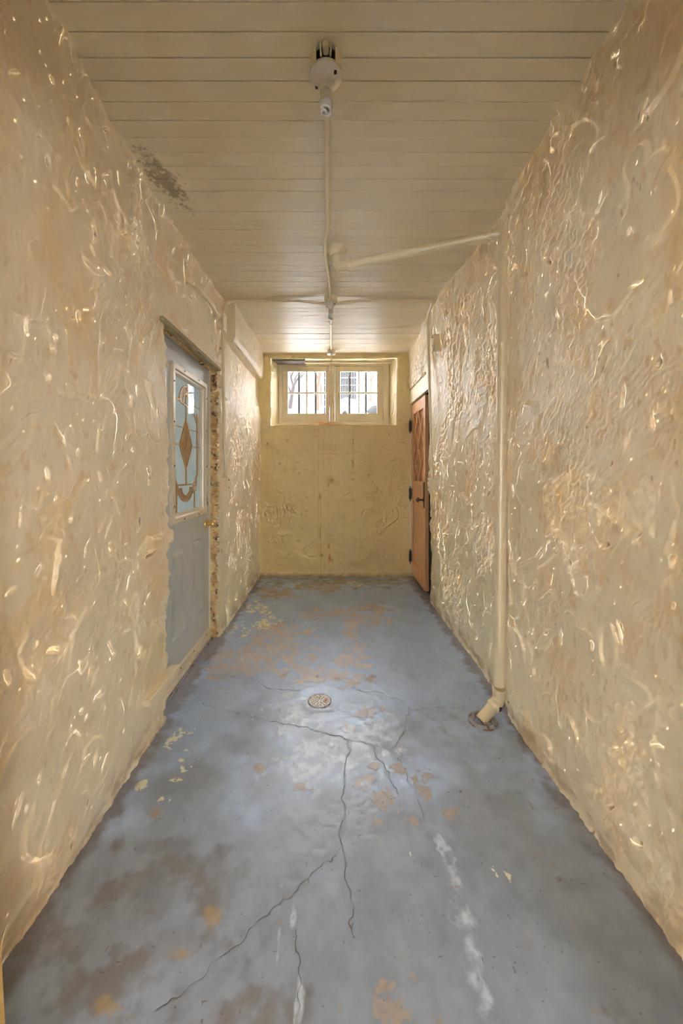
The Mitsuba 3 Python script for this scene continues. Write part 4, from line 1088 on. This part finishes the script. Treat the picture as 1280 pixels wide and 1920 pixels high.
add('tube', tube(rounded([(-0.858, 2.975, 2.42), (-0.846, 2.965, 1.9), (-0.844, 2.965, 1.5), (-0.838, 2.985, 1.36), (-0.834, 2.99, 1.24)], 0.1), CR, 14), 'cream_paint', cc3, smooth=40)
fit = cat_(box(-0.893, -0.843, 2.95, 2.995, 2.40, 2.50, 0.006))
add('junction_fitting', fit, 'cream_paint', cc3)
add('fitting_cover', box(-0.843, -0.838, 2.93, 3.02, 2.385, 2.52, 0.001), 'window_paint', cc3)
cl_ = thing('wall_conduit', 'short cream conduit slanting along the top of the left wall above the grey door', 'conduit')
add('tube', tube(rounded([(-0.935, 2.44, 2.50), (-0.892, 2.52, 2.512), (-0.876, 2.66, 2.50), (-0.872, 2.80, 2.485), (-0.862, 2.96, 2.455)], 0.1), CR, 14), 'cream_paint', cl_, smooth=40)
add('coupling', tube([(-0.8775, 2.645, 2.502), (-0.8757, 2.675, 2.499)], CR * 1.25, 14), 'cream_paint', cl_, smooth=40)


def switch_box(name, x, y, z, face, label, w=0.054, h=0.105, d=0.05):
    """A surface box whose face looks into the room."""
    k = thing(name, label, 'switch')
    s_ = 1 if face > 0 else -1
    xa, xb = sorted((x, x + s_ * d))
    add('box', box(xa, xb, y - w / 2, y + w / 2, z - h / 2, z + h / 2, 0.004), 'cream_paint', k)
    pa, pb = sorted((x + s_ * d, x + s_ * (d + 0.006)))
    add('cover_plate', box(pa, pb, y - w / 2 - 0.012, y + w / 2 + 0.012, z - h / 2 - 0.006, z + h / 2 + 0.006, 0.002), 'window_paint', k)
    ta, tb = sorted((x + s_ * (d + 0.005), x + s_ * (d + 0.018)))
    add('toggle', box(ta, tb, y - 0.006, y + 0.006, z - 0.004, z + 0.014, 0.002), 'window_paint', k)
    for zz_ in (-0.03, 0.03):
        add('screw', sp, None, k, to_world=T().translate([x + s_ * (d + 0.0065), y, z + zz_]))
    return k


switch_box('light_switch', -0.868, 2.99, 1.185, 1, 'cream light switch box at the end of the conduit beside the grey door')
switch_box('light_switch', 0.948, 3.43, 1.165, -1, 'cream light switch box at the end of the conduit beside the wooden door', d=0.065)
jb = thing('junction_box', 'small cream box high on the right wall near the conduit', 'junction box')
add('box', box(0.835, 0.915, 3.10, 3.155, 2.28, 2.41, 0.004), 'cream_paint', jb)
add('cover_plate', move(box(-0.003, 0.003, -0.035, 0.035, -0.075, 0.07, 0.001), 0.832, 3.13, 2.343, ry=0.05), 'window_paint', jb)
for zz_ in (2.32, 2.385):
    add('screw', sp, None, jb, to_world=T().translate([0.828, 3.115, zz_]))


# ------------------------------------------------------------------ ceiling lamps
def ceiling_lamp(x, y, label, cut):
    k = thing('ceiling_lamp', label, 'lamp', 'bare bulb ceiling lamps')
    # metal box, open towards the camera on the nearer lamp
    z0, z1, r = 2.658, CEIL + 0.004, 0.053
    a0 = math.radians(38) if cut else math.radians(0.5)
    ang = np.linspace(-math.pi / 2 + a0, 1.5 * math.pi - a0, 60)
    outer = [(r * math.cos(t), r * math.sin(t)) for t in ang]
    inner = [((r - 0.003) * math.cos(t), (r - 0.003) * math.sin(t)) for t in ang[::-1]]
    add('box', move(extrude_polygon(sg.Polygon(outer + inner), z1 - z0, engine='earcut'), x, y, z0), 'cream_paint', k)
    add('box_inside', move(lathe([(0, 0.0), (r - 0.012, 0.0), (r - 0.012, z1 - z0)], 32), x, y, z0), 'black_void', k)
    if cut:
        add('connector', tube([(x, y - 0.025, 2.692), (x, y - 0.066, 2.694)], 0.011, 18), 'cream_paint', k, smooth=40)
        for sx in (-0.017, 0.017):
            add('bracket', tube(rounded([(x + sx * 0.9, y - 0.054, 2.665), (x + sx, y - 0.058, 2.69), (x + sx, y - 0.056, 2.708)], 0.01), 0.003, 8), 'cream_paint', k, smooth=40)
    prof = [(0.0, 0.008), (0.054, 0.008), (0.0565, 0.003), (0.0555, -0.003), (0.049, -0.009), (0.042, -0.013), (0.033, -0.018), (0.026, -0.026), (0.0225, -0.034), (0.022, -0.046), (0.0205, -0.049), (0.017, -0.049), (0.016, -0.02), (0.0, -0.02)]
    add('lampholder', move(lathe(prof[::-1], 48), x, y, 2.655), 'porcelain', k, smooth=35, label='white porcelain lampholder')
    for t in (2.5, 5.6):
        add('screw', mikit.ply(move(lathe([(0, -0.002), (0.005, -0.0015), (0.006, 0.003), (0, 0.003)], 12), x + 0.041 * math.cos(t), y + 0.041 * math.sin(t), 2.640), 'black_iron', smooth=30), None, k)
    b = [(0.0, 0.004), (0.0135, 0.004), (0.0135, -0.004), (0.0165, -0.006), (0.0185, -0.012), (0.0195, -0.034), (0.0175, -0.041), (0.010, -0.044), (0.0, -0.044)]
    bulb = add('bulb', move(lathe(b[::-1], 36), x, y, 2.612), 'lamp_plastic', k, smooth=35, label='spiral energy saving bulb')
    sp_ = []
    for ph in (0, math.pi):
        pts, n = [], 110
        for i in range(n):
            t = i / (n - 1)
            a_ = ph + t * 2.25 * 2 * math.pi
            rr = 0.0165 * min(1, 4 * t + 0.35) if t < 0.9 else 0.0165 * (1 - ((t - 0.9) / 0.1) ** 2 * 0.85)
            pts.append((x + rr * math.cos(a_), y + rr * math.sin(a_), 2.570 - 0.038 * t - (0.004 * ((t - 0.9) / 0.1) if t > 0.9 else 0)))
        sp_.append(tube(pts, 0.0055, 10))
    add('spiral_tube', cat_(*sp_), 'tube_glass', bulb, smooth=40)
    return k


ceiling_lamp(-0.0205, 1.305, 'bare spiral bulb in a porcelain ceiling holder nearest the camera', True)
ceiling_lamp(-0.009, 3.10, 'bare spiral bulb ceiling lamp where the conduits cross farther back', False)
cap = thing('ceiling_outlet', 'blank round cream ceiling box with a hanging cord just before the window', 'ceiling box')
add('box', move(lathe([(0, -0.046), (0.044, -0.046), (0.046, 0.004), (0, 0.004)], 36), -0.007, 4.47, CEIL), 'cream_paint', cap, smooth=35)
add('cover', move(lathe([(0, -0.064), (0.02, -0.063), (0.05, -0.054), (0.054, -0.048), (0.05, -0.045), (0, -0.045)], 36), -0.007, 4.47, CEIL), 'porcelain', cap, smooth=35)
add('cord', tube(rounded([(-0.007, 4.47, 2.65), (-0.004, 4.465, 2.60), (-0.009, 4.468, 2.56), (-0.001, 4.47, 2.525)], 0.02), 0.0045, 8), 'cream_paint', cap, smooth=40)

# ------------------------------------------------------------------ wood let into the left wall, near board
tag(add('batten', move(box(-0.03, 0.022, -0.16, 0.17, -0.017, 0.017, 0.004), -0.843, 1.875, 0.236, rx=-0.02), 'cream_paint', smooth=False), 'short cream batten let into the left wall near the floor by the grey door', 'batten')
bd = move(box(-0.03, 0.012, -0.042, 0.02, 0, 2.4, 0.003), -0.659, 0.745, 0.0, ry=-0.055)
add('near_board', bd, 'tan_board', label='tan board edge leaning at the bottom left corner of the picture', cat='board')
